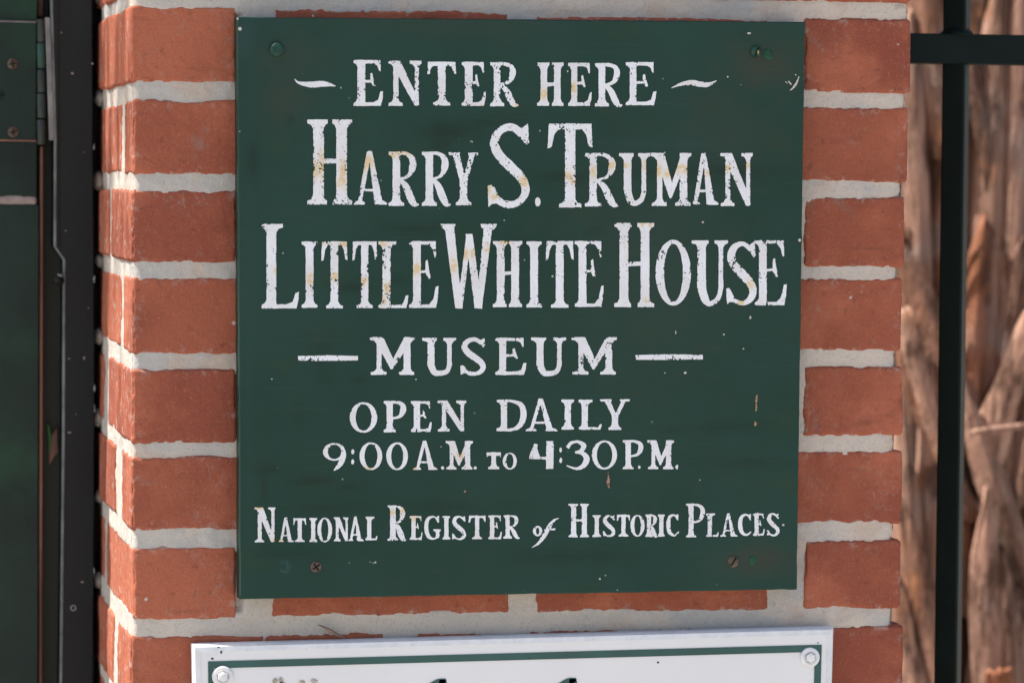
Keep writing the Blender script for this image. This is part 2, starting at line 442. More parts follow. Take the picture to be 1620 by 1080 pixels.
# one sheet wraps from the left face round a rounded corner to the front
gz = np.arange(za, zb, .0014); RC = .0055
pl_ = np.arange(.31, RC, -.0016); pa_ = np.linspace(0, np.pi / 2, 9); pf_ = np.linspace(0, 1, 425)
prof = [(0, t_) for t_ in pl_] + [(1, t_) for t_ in pa_] + [(2, t_) for t_ in pf_[1:]]
kind_ = np.array([k_ for k_, t_ in prof]); par_ = np.array([t_ for k_, t_ in prof])
K, Zg = np.meshgrid(np.arange(len(prof)), gz, indexing='ij'); K = K.ravel(); Zg = Zg.ravel(); kk = kind_[K]; pp_ = par_[K]
lx = np.interp(Zg, zrow, xrow) + .0007; y0_ = .0010
zz_ = np.stack([Zg * 0 + 5.5, Zg * 0 + 5.5, Zg * 130], -1)
rx = np.interp(Zg, zrr, xrr) - .0058 + .0016 * fbm(zz_, 61) + .0007 * fbm(zz_ * 4, 62)
ca_, sa_ = np.cos(pp_), np.sin(pp_)
q = np.stack([np.where(kk == 0, lx, np.where(kk == 1, lx + RC - RC * ca_, lx + RC + (rx - lx - RC) * pp_)),
              np.where(kk == 0, pp_, np.where(kk == 1, y0_ + RC - RC * sa_, y0_)), Zg], -1)
nx_ = np.where(kk == 0, 1, np.where(kk == 1, ca_, 0)); ny_ = np.where(kk == 0, 0, np.where(kk == 1, sa_, 1))
dd = .0010 * fbm(q * 50, 31) + .0006 * fbm(q * 240, 37) - .0005 * fbm(q * 18, 41)
ins_ = np.where(kk == 0, inside(q[:, 1], Zg, 4, 5), inside(q[:, 0], Zg, 0, 1))
ins_ = np.where(kk == 1, np.maximum(inside(q[:, 0] * 0 + q[:, 1] + .003, Zg, 4, 5), ins_), ins_)
dd = dd + np.clip((ins_ - .0034) * 1.2, 0, .005)
dd = dd + np.where(kk == 2, .0045 * np.exp(-np.maximum(rx - q[:, 0], 0) / .0028), 0)
q[:, 0] += nx_ * dd; q[:, 1] += ny_ * dd
warm = np.clip((q[:, 0] - XL) / (XR - XL) * 1.1 - .25, 0.05, .75)
mo.add(q, grid_faces(len(prof), len(gz), 0, False), warm=warm)
# right end of the joints, hollowed
gy2 = np.arange(.0035, DEP - .003, .004)
A, B = np.meshgrid(gy2, gz, indexing='ij')
q = np.stack([np.zeros_like(A), A, B], -1).reshape(-1, 3)
q[:, 0] = np.interp(q[:, 2], zrr, xrr) - .0062 + .0016 * fbm(q * np.array([0, 0, 130]) + 5.5, 61) + .0010 * fbm(q * 90, 63)
mo.add(q, grid_faces(len(gy2), len(gz), 0, False), warm=.5)
v, f = rbox((XL + .008, .012, 0.0), (XR - .014, DEP - .006, capz + .012), .003, (.05, .05, .05), amp=0)
mo.add(v, f, warm=.3)
v, f = rbox((XL + .0035, .0035, 0.0), (XR - .005, DEP - .002, za - .0005), .003, (.05, .05, .05), amp=0); mo.add(v, f, warm=.3)
v, f = rbox((XL + .0035, .0035, zb + .0005), (XR - .005, DEP - .002, capz + .0121), .003, (.05, .05, .05), amp=0); mo.add(v, f, warm=.3)
# added pale lumps standing in for what shows past the joint notches
for i in range(len(BEDS) - 1):
    yy = {0: 0, 1: 155, 2: 287, 3: 412, 4: 532, 5: 660, 6: 785, 7: 916}[i]
    c = P1(154, yy, .300)
    v, f = lathe([(.001, .000), (.008, .003), (.011, .010), (.009, .016), (.004, .020)], (0, 0, 0), 16)
    v = v[:, [1, 0, 2]] * np.array([.62, 1.3, .85]) * (.7 + .1 * (i % 3))
    v = v + .0012 * np.stack([vnoise(v * 200 + i * 9, s) for s in (1, 2, 3)], -1) + np.array([XL + .0045, c[1], c[2]])
    mo.add(v, f, warm=.1)
mo.build('mortar', MB_MORTAR, pier)
v, f = cbox((XL - .03, -.03, capz + .0135), (XR + .03, DEP + .03, capz + .075), .006)
mesh_obj('cap_stone', v, f, M_PAVE, pier, False)

# ------------------------------------------------------------------ painted letters: signed distance fields meshed by marching squares
def cat(pts, n=9):
    pts = [np.array(p, float) for p in pts]; q = [2 * pts[0] - pts[1]] + pts + [2 * pts[-1] - pts[-2]]; out = []
    for i in range(1, len(q) - 2):
        for k in range(n):
            t = k / n; a, b, c, d = q[i - 1:i + 3]
            out.append(.5 * ((2 * b) + (c - a) * t + (2 * a - 5 * b + 4 * c - d) * t * t + (3 * b - a - 3 * c + d) * t ** 3))
    out.append(pts[-1]); return np.array(out)
def stroke(pts, w, n=9):
    """closed outline of a brush stroke with a width at every point"""
    p = cat([(x, y, ww) for (x, y), ww in zip(pts, w)], n)
    c = p[:, :2]; t = np.gradient(c, axis=0); t /= np.linalg.norm(t, axis=1, keepdims=True) + 1e-9
    nn = np.stack([-t[:, 1], t[:, 0]], -1) * p[:, 2:3] / 2
    return ('p', np.concatenate([c + nn, (c - nn)[::-1]]))
def poly(*pts): return ('p', np.array(pts, float))
def ellipse(cx, cy, rx, ry, n=40):
    a = np.linspace(0, 2 * np.pi, n, endpoint=False); return np.stack([cx + rx * np.cos(a), cy + ry * np.sin(a)], -1)
def ring(W, H, s, t, x=0, y=0, sh=0):
    return ('r', ellipse(x + W / 2, y + H / 2, W / 2, H / 2), ellipse(x + W / 2 + sh, y + H / 2, W / 2 - s, H / 2 - t))
def dot(cx, cy, rx, ry): return ('p', ellipse(cx, cy, rx, ry, 16))
def stem(x0, x1, ya, yb, tp=(0, 0), bt=(0, 0), v=5):
    p = [(x0 - tp[0], ya), (x1 + tp[1], ya)]
    def br(x, o, y, s): return [(x + o, y + s * v), (x + o * .4, y + s * v * 1.35), (x, y + s * v * 2.3)] if o else []
    p += br(x1, tp[1], ya, 1) + br(x1, bt[1], yb, -1)[::-1] + [(x1 + bt[1], yb), (x0 - bt[0], yb)] + br(x0, -bt[0], yb, -1) + br(x0, -tp[0], ya, 1)[::-1]
    return ('p', np.array(p))
def quad(xa, wa, ya, xb, wb, yb): return poly((xa - wa / 2, ya), (xa + wa / 2, ya), (xb + wb / 2, yb), (xb - wb / 2, yb))

def glyph(ch, W, H, s, t, v):
    a = .13 * W
    if ch == 'E':
        return [stem(a, a + s, 0, H, (a, 0), (a, 0), v),
                poly((a, 0), (.91 * W, 0), (.92 * W, .25 * H), (.86 * W, .25 * H), (.80 * W, .13 * H), (.68 * W, t), (a, t)),
                poly((a + s - 1, .44 * H), (.6 * W, .43 * H), (.6 * W, .43 * H + t * .8), (a + s - 1, .44 * H + t * .8)),
                poly((.55 * W, .30 * H), (.63 * W, .27 * H), (.67 * W, .40 * H), (.74 * W, .56 * H), (.66 * W, .57 * H), (.56 * W, .48 * H)),
                poly((a, H - t), (.68 * W, H - t * 1.05), (.82 * W, .86 * H), (.90 * W, .68 * H), (W, .67 * H), (.98 * W, .84 * H), (.92 * W, H), (a, H))]
    if ch == 'L':
        return [stem(a, a + s, 0, H, (a, .14 * W + 2), (a, 0), v),
                poly((a, H - t), (.66 * W, H - t), (.82 * W, .92 * H), (.90 * W, .81 * H), (W, .80 * H), (.98 * W, .9 * H), (.93 * W, H), (a, H))]
    if ch == 'I': return [stem(W / 2 - s / 2, W / 2 + s / 2, 0, H, (W / 2 - s / 2,) * 2, (W / 2 - s / 2,) * 2, v)]
    if ch == 'H':
        o = .085 * W
        return [stem(a, a + s, 0, H, (a, o), (a, o * .8), v), stem(W - a + 1 - s, W - a + 1, 0, H, (o, a - 1), (o * .9, a - 1), v),
                poly((a + s - 1, .46 * H), (W - a - s + 2, .455 * H), (W - a - s + 2, .455 * H + t), (a + s - 1, .46 * H + t * 1.1))]
    if ch == 'N':
        t1, t2 = s * .68, s * .55
        return [stem(a + .02 * W, a + .02 * W + t1, .04 * H, H, (0, 0), (a + .01 * W, .12 * W), v), stem(.79 * W, .79 * W + t2, 0, H * .98, (.15 * W, .21 * W - t2), (0, 0), v),
                poly((0, 0), (a + s * .95, 0), (.90 * W, .84 * H), (.93 * W, H * .97), (.86 * W, H), (W * .78, H * .985), (a + .04 * W, .16 * H), (.1 * W, v * 1.3), (0, v))]
    if ch == 'T':
        c = W * .5
        return [stem(c - s / 2, c + s / 2, 0, H, (0, 0), (s * .5 + 1,) * 2, v), poly((.03 * W, 0), (.97 * W, 0), (.97 * W, t * 1.15), (.03 * W, t * 1.15)),
                poly((.03 * W, 0), (.25 * W, t), (.15 * W, .14 * H), (.10 * W, .28 * H), (0, .30 * H)), poly((.97 * W, 0), (.75 * W, t), (.85 * W, .14 * H), (.90 * W, .27 * H), (W, .29 * H))]
    if ch in 'RPDB':
        o = .13 * W
        g = [stem(a, a + s, 0, H, (a, 0), (a, o if ch != 'D' else 0), v)]
        if ch == 'R':
            g += [stroke([(a + s * .5, t / 2), (.55 * W, t / 2 + .3), (.76 * W, .12 * H), (.79 * W, .27 * H), (.66 * W, .44 * H), (a + s * .7, .52 * H)], [t, t * 1.1, s * .75, s * .95, t * 1.1, t * .8]),
                  stroke([(a + s * .9, .50 * H), (.56 * W, .63 * H), (.72 * W, .84 * H), (.84 * W, .96 * H), (W, .975 * H)], [t * .8, s * .85, s, s * .75, t * .5])]
        elif ch == 'P':
            g += [stroke([(a + s * .5, t / 2), (.58 * W, t / 2 + .3), (.84 * W, .14 * H), (.86 * W, .32 * H), (.70 * W, .50 * H), (a + s * .7, .56 * H)], [t, t * 1.1, s * .8, s * .95, t * 1.2, t * .8])]
        else:
            g += [stroke([(a + s * .3, t / 2), (.5 * W, t / 2 + .3), (.80 * W, .17 * H), (.89 * W, .48 * H), (.78 * W, .80 * H), (.5 * W, H - t / 2), (0, H - t / 2)], [t, t * 1.1, s * .8, s, s * .85, t * 1.2, t])]
        return g
    if ch == 'A':
        return [quad(.47 * W, t * 1.5, 0, .18 * W, t * 1.25, H - 1), poly((.41 * W, .03 * H), (.45 * W, 0), (.55 * W, 0), (.86 * W, H - v), (.90 * W, H - 1), (.86 * W - s * 1.05, H - 1), (.47 * W, .2 * H)),
                poly((.2 * W, .70 * H), (.75 * W, .70 * H), (.75 * W, .70 * H + t * .85), (.2 * W, .70 * H + t * .85)),
                poly((0, H), (.02 * W, H - v * .8), (.13 * W, H - v * 1.4), (.25 * W, H - v * 1.4), (.35 * W, H - v * .7), (.35 * W, H)), poly((.62 * W, H), (.63 * W, H - v * .8), (.72 * W, H - v * 1.3), (.88 * W, H - v * 1.4), (W, H - v * .6), (W, H))]
    if ch == 'Y':
        return [quad(.24 * W, s * .95, 1, .50 * W, s * .8, .58 * H), quad(.80 * W, t * 1.6, 1, .52 * W, t * 1.6, .60 * H), stem(.5 * W - s / 2, .5 * W + s / 2, .52 * H, H, (0, 0), (s * .5,) * 2, v),
                poly((0, 0), (.40 * W, 0), (.40 * W, v), (.04 * W, v)), poly((.64 * W, 0), (W, 0), (.97 * W, v), (.66 * W, v))]
    if ch == 'S':
        return [stroke([(.90 * W, .22 * H), (.74 * W, .11 * H), (.52 * W, .045 * H), (.27 * W, .10 * H), (.16 * W, .235 * H), (.27 * W, .375 * H), (.52 * W, .51 * H), (.78 * W, .65 * H), (.865 * W, .79 * H), (.74 * W, .91 * H), (.5 * W, .955 * H), (.24 * W, .90 * H), (.09 * W, .76 * H)],
                       [t * .8, t * 1.1, t * 1.1, s * .8, s * .95, s * 1.0, s * 1.05, s * .95, s * .85, s * .7, t * 1.05, t, t * .9]),
                poly((.92 * W, 0), (.95 * W, .23 * H), (.88 * W, .26 * H), (.68 * W, .09 * H), (.80 * W, .045 * H)),
                poly((.02 * W, H * .99), (0, .73 * H), (.11 * W, .72 * H), (.22 * W, .86 * H), (.32 * W, .93 * H), (.1 * W, .95 * H))]
    if ch == 'U':
        x1 = .17 * W + s / 2; x2 = .86 * W - t * .6
        return [stem(x1 - s / 2, x1 + s / 2, 0, .72 * H, (.17 * W - 1, .07 * W), (0, 0), v), stem(x2 - t * .7, x2 + t * .7, 0, .72 * H, (.11 * W, W - x2 - t * .7), (0, 0), v),
                stroke([(x1, .60 * H), (x1 + .005 * W, .72 * H), (x1 + .1 * W, .90 * H), (.53 * W, H - t * .8), (x2 - .08 * W, .88 * H), (x2, .72 * H), (x2, .6 * H)], [s, s, s * .9, t * 1.6, t * 1.5, t * 1.4, t * 1.4])]
    if ch == 'M':
        t1 = s * .72
        return [stem(.15 * W, .15 * W + t1, 0, H, (.15 * W, 0), (.13 * W, .11 * W), v), stem(.90 * W - s, .90 * W, 0, H, (0, .10 * W), (.11 * W, .08 * W), v),
                poly((.0 * W, 0), (.15 * W + s * .95, 0), (.57 * W, .70 * H), (.50 * W, .86 * H), (.46 * W, .86 * H), (.13 * W, .12 * H)),
                poly((.90 * W, .0), (.76 * W, .0), (.47 * W, .66 * H), (.475 * W, .86 * H), (.51 * W, .86 * H), (.88 * W, .16 * H))]
    if ch == 'W':
        return [quad(.155 * W, s * .95, 1, .325 * W, s * .75, H), quad(.505 * W, s * .55, .12 * H, .34 * W, s * .55, H), quad(.505 * W, s * .7, .12 * H, .67 * W, s * .8, H), quad(.845 * W, s * .9, 1, .68 * W, s * .6, H),
                poly((0, 0), (.27 * W, 0), (.26 * W, v), (.19 * W, v * 1.6), (.10 * W, v * 1.9), (.02 * W, v)), poly((.70 * W, 0), (W, 0), (.98 * W, v), (.90 * W, v * 1.9), (.78 * W, v * 1.6), (.72 * W, v))]
    if ch in 'O0': return [ring(W, H, s * .92, t * .85, sh=s * .02)]
    if ch in 'CG':
        g = [stroke([(.86 * W, .22 * H), (.72 * W, .09 * H), (.5 * W, .05 * H), (.22 * W, .17 * H), (.13 * W, .5 * H), (.25 * W, .83 * H), (.55 * W, .955 * H), (.80 * W, .89 * H), (.97 * W, .78 * H)], [t, t, t * 1.1, s * .85, s, s * .9, t * 1.2, t, t * .8]),
             poly((.86 * W, 0), (.95 * W, .02 * H), (.93 * W, .30 * H), (.84 * W, .30 * H), (.68 * W, .1 * H))]
        if ch == 'G': g += [stem(.72 * W, .72 * W + s * .8, .55 * H, .93 * H, (.16 * W, .1 * W), (0, 0), v)]
        return g
    if ch == '9':
        return [ring(W * .98, H * .64, s * .85, t * .8, sh=s * .05), stroke([(.90 * W, .30 * H), (.88 * W, .50 * H), (.72 * W, .78 * H), (.46 * W, .99 * H)], [s * .7, s, s * .9, t * .4])]
    if ch == '4':
        return [poly((.68 * W, 0), (W, 0), (.98 * W, H), (.67 * W, H)), poly((0, .58 * H), (.72 * W, .56 * H), (.72 * W, .67 * H), (0, .64 * H)), stroke([(.04 * W, .60 * H), (.2 * W, .35 * H), (.28 * W, .1 * H)], [t * 1.2, t * 2.2, t * 1.5]), quad(.24 * W, t * 1.6, .25 * H, .3 * W, t * 3, .6 * H)]
    if ch == '3':
        return [stroke([(.04 * W, .26 * H), (.2 * W, .10 * H), (.48 * W, .05 * H), (.73 * W, .19 * H), (.62 * W, .35 * H), (.38 * W, .41 * H)], [t * 1.6, t * 1.4, t * 1.2, s * .9, s * .6, t * .8]),
                stroke([(.36 * W, .41 * H), (.68 * W, .44 * H), (.86 * W, .64 * H), (.70 * W, .88 * H), (.4 * W, .965 * H), (0, .86 * H)], [t * .8, s * .7, s, s * .8, t * 1.1, t * .6])]
    if ch == ':': return [dot(W / 2, .17 * H, W * .46, .17 * H), dot(W / 2, .80 * H, W * .46, .18 * H)]
    if ch == '.': return [dot(W / 2, H / 2, W / 2, H / 2)]
    if ch == '-': return [poly((0, .12 * H), (.5 * W, 0), (W, .1 * H), (W, .9 * H), (.5 * W, H), (.01 * W, .95 * H))]
    if ch == '<': return [stroke([(0, .0), (.12 * W, .40 * H), (.42 * W, .56 * H), (.72 * W, .5 * H), (W, .68 * H)], [1, 4.5, 10, 9, 2])]
    if ch == '~': return [stroke([(0, .98 * H), (.2 * W, .52 * H), (.44 * W, .32 * H), (.66 * W, .52 * H), (.82 * W, .52 * H), (W, .02 * H)], [1, 5.5, 9, 9, 7, 1])]
    if ch == 'o': return [ring(W, H, s * .75, t * .9)]
    if ch == 'f':
        return [stroke([(W, .0), (.80 * W, .09 * H), (.64 * W, .28 * H), (.45 * W, .60 * H), (.25 * W, .84 * H), (0, H)], [1, t * 1.3, s, s, t * 1.5, 1]), poly((.46 * W, .36 * H), (.86 * W, .34 * H), (.85 * W, .41 * H), (.45 * W, .43 * H))]
    raise ValueError(ch)

def sdpoly(p, X, Y):
    d = np.full(X.shape, 1e9); ins = np.zeros(X.shape, bool)
    for (ax, ay), (bx, by) in zip(p, np.roll(p, -1, 0)):
        ex, ey = bx - ax, by - ay; L = ex * ex + ey * ey + 1e-12
        h = np.clip(((X - ax) * ex + (Y - ay) * ey) / L, 0, 1)
        d = np.minimum(d, (X - ax - h * ex) ** 2 + (Y - ay - h * ey) ** 2)
        c = (ay > Y) != (by > Y)
        if ey: ins ^= c & (X < ex * (Y - ay) / ey + ax)
    d = np.sqrt(d); return np.where(ins, -d, d)
def field(prims, X, Y):
    # overlapping strokes with self-crossing outlines stay solid because every stroke is measured alone
    d = np.full(X.shape, 1e9)
    for pr in prims:
        e = sdpoly(pr[1], X, Y) if pr[0] == 'p' else np.maximum(sdpoly(pr[1], X, Y), -sdpoly(pr[2], X, Y))
        k = 1.2; h = np.clip(.5 + .5 * (e - d) / k, 0, 1)
        d = e * (1 - h) + d * h - k * h * (1 - h)
    return d
def march(D, xs, ys):
    """filled marching squares of D < 0"""
    n, m = D.shape; ins = D < 0
    full = ins[:-1, :-1] & ins[1:, :-1] & ins[1:, 1:] & ins[:-1, 1:]
    part = ~full & (ins[:-1, :-1] | ins[1:, :-1] | ins[1:, 1:] | ins[:-1, 1:])
    idx = -np.ones(D.shape, int); V = []; F = []
    i, j = np.nonzero(full)
    use = np.zeros(D.shape, bool)
    for a, b in ((0, 0), (1, 0), (1, 1), (0, 1)): use[i + a, j + b] = True
    I, J = np.nonzero(use); idx[I, J] = np.arange(len(I))
    V = np.stack([xs[I], ys[J]], -1).tolist()
    F = np.stack([idx[i, j], idx[i, j + 1], idx[i + 1, j + 1], idx[i + 1, j]], -1).tolist()
    for a, b in zip(*np.nonzero(part)):
        cs = [(a, b), (a, b + 1), (a + 1, b + 1), (a + 1, b)]; f = []
        for k in range(4):
            p, q = cs[k], cs[(k + 1) % 4]; dp, dq = D[p], D[q]
            if dp < 0:
                if idx[p] < 0: idx[p] = len(V); V.append([xs[p[0]], ys[p[1]]])
                f.append(int(idx[p]))
            if (dp < 0) != (dq < 0):
                u = dp / (dp - dq); V.append([xs[p[0]] + u * (xs[q[0]] - xs[p[0]]), ys[p[1]] + u * (ys[q[1]] - ys[p[1]])]); f.append(len(V) - 1)
        if len(f) > 2: F.append(f)
    return np.array(V), F
STAINS = [(500, 268, 9, 14), (509, 262, 5, 22), (540, 288, 8, 9), (543, 275, 5, 22), (584, 256, 9, 9), (574, 268, 5, 9), (630, 243, 16, 5), (620, 246, 7, 6), (773, 300, 4, 8), (783, 311, 6, 5), (829, 288, 8, 9),
          (899, 279, 7, 6), (906, 287, 4, 4), (939, 272, 5, 8), (967, 262, 8, 6), (988, 262, 8, 4), (1020, 262, 6, 7), (1042, 270, 5, 9), (1056, 274, 6, 6), (1078, 268, 11, 8), (1118, 275, 6, 5), (1150, 266, 6, 6), (1182, 262, 5, 5),
          (438, 427, 5, 5), (492, 442, 6, 9), (508, 384, 6, 5), (545, 386, 8, 6), (530, 438, 5, 7), (575, 445, 6, 7), (605, 385, 7, 6), (612, 455, 6, 8), (607, 475, 5, 6), (660, 425, 7, 9), (718, 420, 5, 12), (735, 402, 6, 8), (770, 392, 5, 7), (747, 402, 3, 6), (800, 383, 9, 4),
          (862, 150, 7, 8), (908, 140, 5, 9), (820, 166, 6, 4), (1015, 355, 4, 4), (1030, 355, 4, 4), (1024, 475, 5, 5), (1188, 448, 6, 8), (1172, 478, 5, 5), (582, 740, 6, 4), (655, 740, 5, 3), (410, 803, 9, 3), (620, 810, 6, 4), (638, 808, 6, 6), (656, 818, 8, 5), (442, 854, 5, 3), (434, 854, 4, 3), (900, 466, 7, 8), (758, 168, 8, 3), (682, 150, 4, 4), (728, 720, 5, 6)]
def lettering(items, y, step=.7, s=12, t=5, v=5, wear=1.0, seed=0, rough=.55):
    Vs, Fs, n, St = [], [], 0, []
    rg = random.Random(seed)
    for it in items:
        ch, x0, y0, x1, y1 = it[:5]; kw = it[5] if len(it) > 5 else {}
        ss, tt, vv = kw.get('s', s), kw.get('t', t), kw.get('v', v)
        m = 4
        xs = np.arange(x0 - m, x1 + m, step); ys = np.arange(y0 - m, y1 + m, step)
        X, Y = np.meshgrid(xs, ys, indexing='ij')
        D = field(glyph(ch, x1 - x0, y1 - y0, ss, tt, vv), X - x0, Y - y0)
        q = np.stack([X, Y, np.zeros_like(X) + seed * 5.], -1)
        w = wear * kw.get('wear', 1.0)
        D = D + .28 + rough * (.50 * vnoise(q / 5.5, 2) + .5 * vnoise(q / 2.2, 3))
        c = fbm(q / np.array([1.75, 2.3, 1]), 70, 2) + .25 * vnoise(q / 1.1, 77)
        zone = vnoise(q / 19., 80) + .35 * vnoise(q / 7., 81) + .25 * rg.uniform(-1, 1)
        thr = .70 - .46 * w * np.clip(zone, -.8, .85) - .36 * w * np.exp(-np.abs(D) / 2.4)
        D = np.maximum(D, (c - thr) * 2.2)
        V, F = march(D, xs, ys)
        if not len(V): continue
        st = np.zeros(len(V))
        for (sx, sy, rx, ry) in STAINS:
            st = np.maximum(st, np.exp(-(((V[:, 0] - sx) / rx) ** 2 + ((V[:, 1] - sy) / ry) ** 2)))
        qq = np.concatenate([V, np.zeros((len(V), 1))], 1)
        st = np.clip(st * (.85 + .7 * vnoise(qq / 4., 90)), 0, .72)
        Vs.append(V); Fs += [[k + n for k in f] for f in F]; n += len(V); St.append(st)
    V = np.concatenate(Vs)
    return P(V[:, 0], V[:, 1], y), [f[::-1] for f in Fs], np.concatenate(St)

# ------------------------------------------------------------------ the green painted sign
YF = -.0205                                    # front of the board
sign = empty('painted_sign', P1(818, 940, -.01), 'big dark green wooden sign with worn white hand-painted lettering on the brick pier', 'sign')
cor = [P1(377.5, 29, YF), P1(1272, 37, YF), P1(1259, 930, YF), P1(381.5, 945.5, YF)]
nx, nz = 150, 150
U, Wt = np.meshgrid(np.linspace(0, 1, nx), np.linspace(0, 1, nz), indexing='ij')
edge_w = lambda a, k: .0007 * vnoise(np.stack([a * 14, a * 0 + k, a * 0], -1), 5)
def quadpt(u, w): return (cor[0][None] * ((1 - u) * (1 - w))[:, None] + cor[1][None] * (u * (1 - w))[:, None] + cor[2][None] * (u * w)[:, None] + cor[3][None] * ((1 - u) * w)[:, None])
q = quadpt(U.ravel(), Wt.ravel())
u, w = U.ravel(), Wt.ravel()
px_u = 375 + u * 890; px_w = 30 + w * 908
def blobs(L):
    r = np.zeros(len(u))
    for (bx, by, rx, ry, a) in L:
        wob = 1 + .5 * vnoise(np.stack([px_u / 22., px_w / 22., px_u * 0], -1), 8)
        r = np.maximum(r, a * np.exp(-(((px_u - bx) / rx) ** 2 + ((px_w - by) / ry) ** 2) * wob))
    return r
olive = blobs([(1200, 95, 55, 38, .75), (1205, 892, 70, 24, .75), (1130, 165, 60, 45, .3), (450, 95, 55, 45, .35), (445, 155, 40, 45, .45), (1140, 215, 90, 60, .3), (1020, 420, 140, 200, .25), (700, 40, 200, 18, .25), (1120, 548, 35, 8, .4)])
dark = blobs([(700, 205, 45, 14, .8), (690, 215, 18, 22, .7), (760, 190, 50, 10, .5), (395, 250, 8, 26, .8), (455, 188, 6, 6, .7), (1150, 268, 70, 10, .7), (880, 276, 40, 8, .7), (550, 452, 26, 8, .7), (620, 440, 30, 7, .5), (650, 360, 40, 10, .6),
              (800, 385, 50, 10, .4), (420, 735, 22, 10, .7), (412, 765, 6, 22, .7), (490, 755, 35, 8, .7), (545, 765, 18, 7, .6), (500, 798, 50, 10, .5), (470, 640, 10, 26, .3), (500, 560, 16, 30, .4), (560, 596, 8, 6, .6), (450, 870, 60, 8, .4), (900, 880, 100, 12, .4),
              (1080, 270, 90, 14, .5), (930, 360, 10, 6, .5), (1160, 675, 70, 10, .4), (1190, 735, 60, 10, .4), (1060, 680, 30, 6, .4), (700, 800, 60, 12, .4), (530, 225, 12, 10, .4)])
blue = blobs([(385, 60, 14, 34, .7), (388, 500, 8, 460, .2), (700, 300, 200, 60, .0), (1000, 225, 60, 10, .3), (1090, 225, 30, 8, .4)])
b = MB()
b.add(q, grid_faces(nx, nz, 0, True), olive=olive, dark=dark, blue=blue)
# rounded arris and the edges of the board back to the wall
def rim(k0, k1):
    pts = np.linspace(0, 1, 200)
    return pts
loop = [(t, 0.) for t in np.linspace(0, 1, 150)] + [(1., t) for t in np.linspace(0, 1, 150)][1:] + [(1 - t, 1.) for t in np.linspace(0, 1, 150)][1:] + [(0., 1 - t) for t in np.linspace(0, 1, 150)][1:-1]
lu, lw = np.array(loop).T
base = quadpt(lu, lw); ctr = base.mean(0)
out = np.stack([np.where(lu == 0, -1., np.where(lu == 1, 1., 0)), 0 * lu, np.where(lw == 0, 1., np.where(lw == 1, -1., 0))], -1)
rings = []
for dx, dy in ((0, 0), (.0005, .0002), (.0009, .0007), (.001, .0014), (.001, .0185)):
    wob = (.0005 * fbm(base * 70, 12))[:, None] if dx else 0
    rings.append(base + out * (dx + wob) + np.array([0, dy, 0]))
n = len(base); v = np.concatenate(rings); f = []
for i in range(len(rings) - 1):
    for k in range(n):
        l = (k + 1) % n; f.append([i * n + k, i * n + l, (i + 1) * n + l, (i + 1) * n + k][::-1])
f.append([4 * n + k for k in range(n)][::-1])
b.add(v, f, olive=0, dark=0, blue=.1)
board = b.build('board', MB_BOARD, sign)

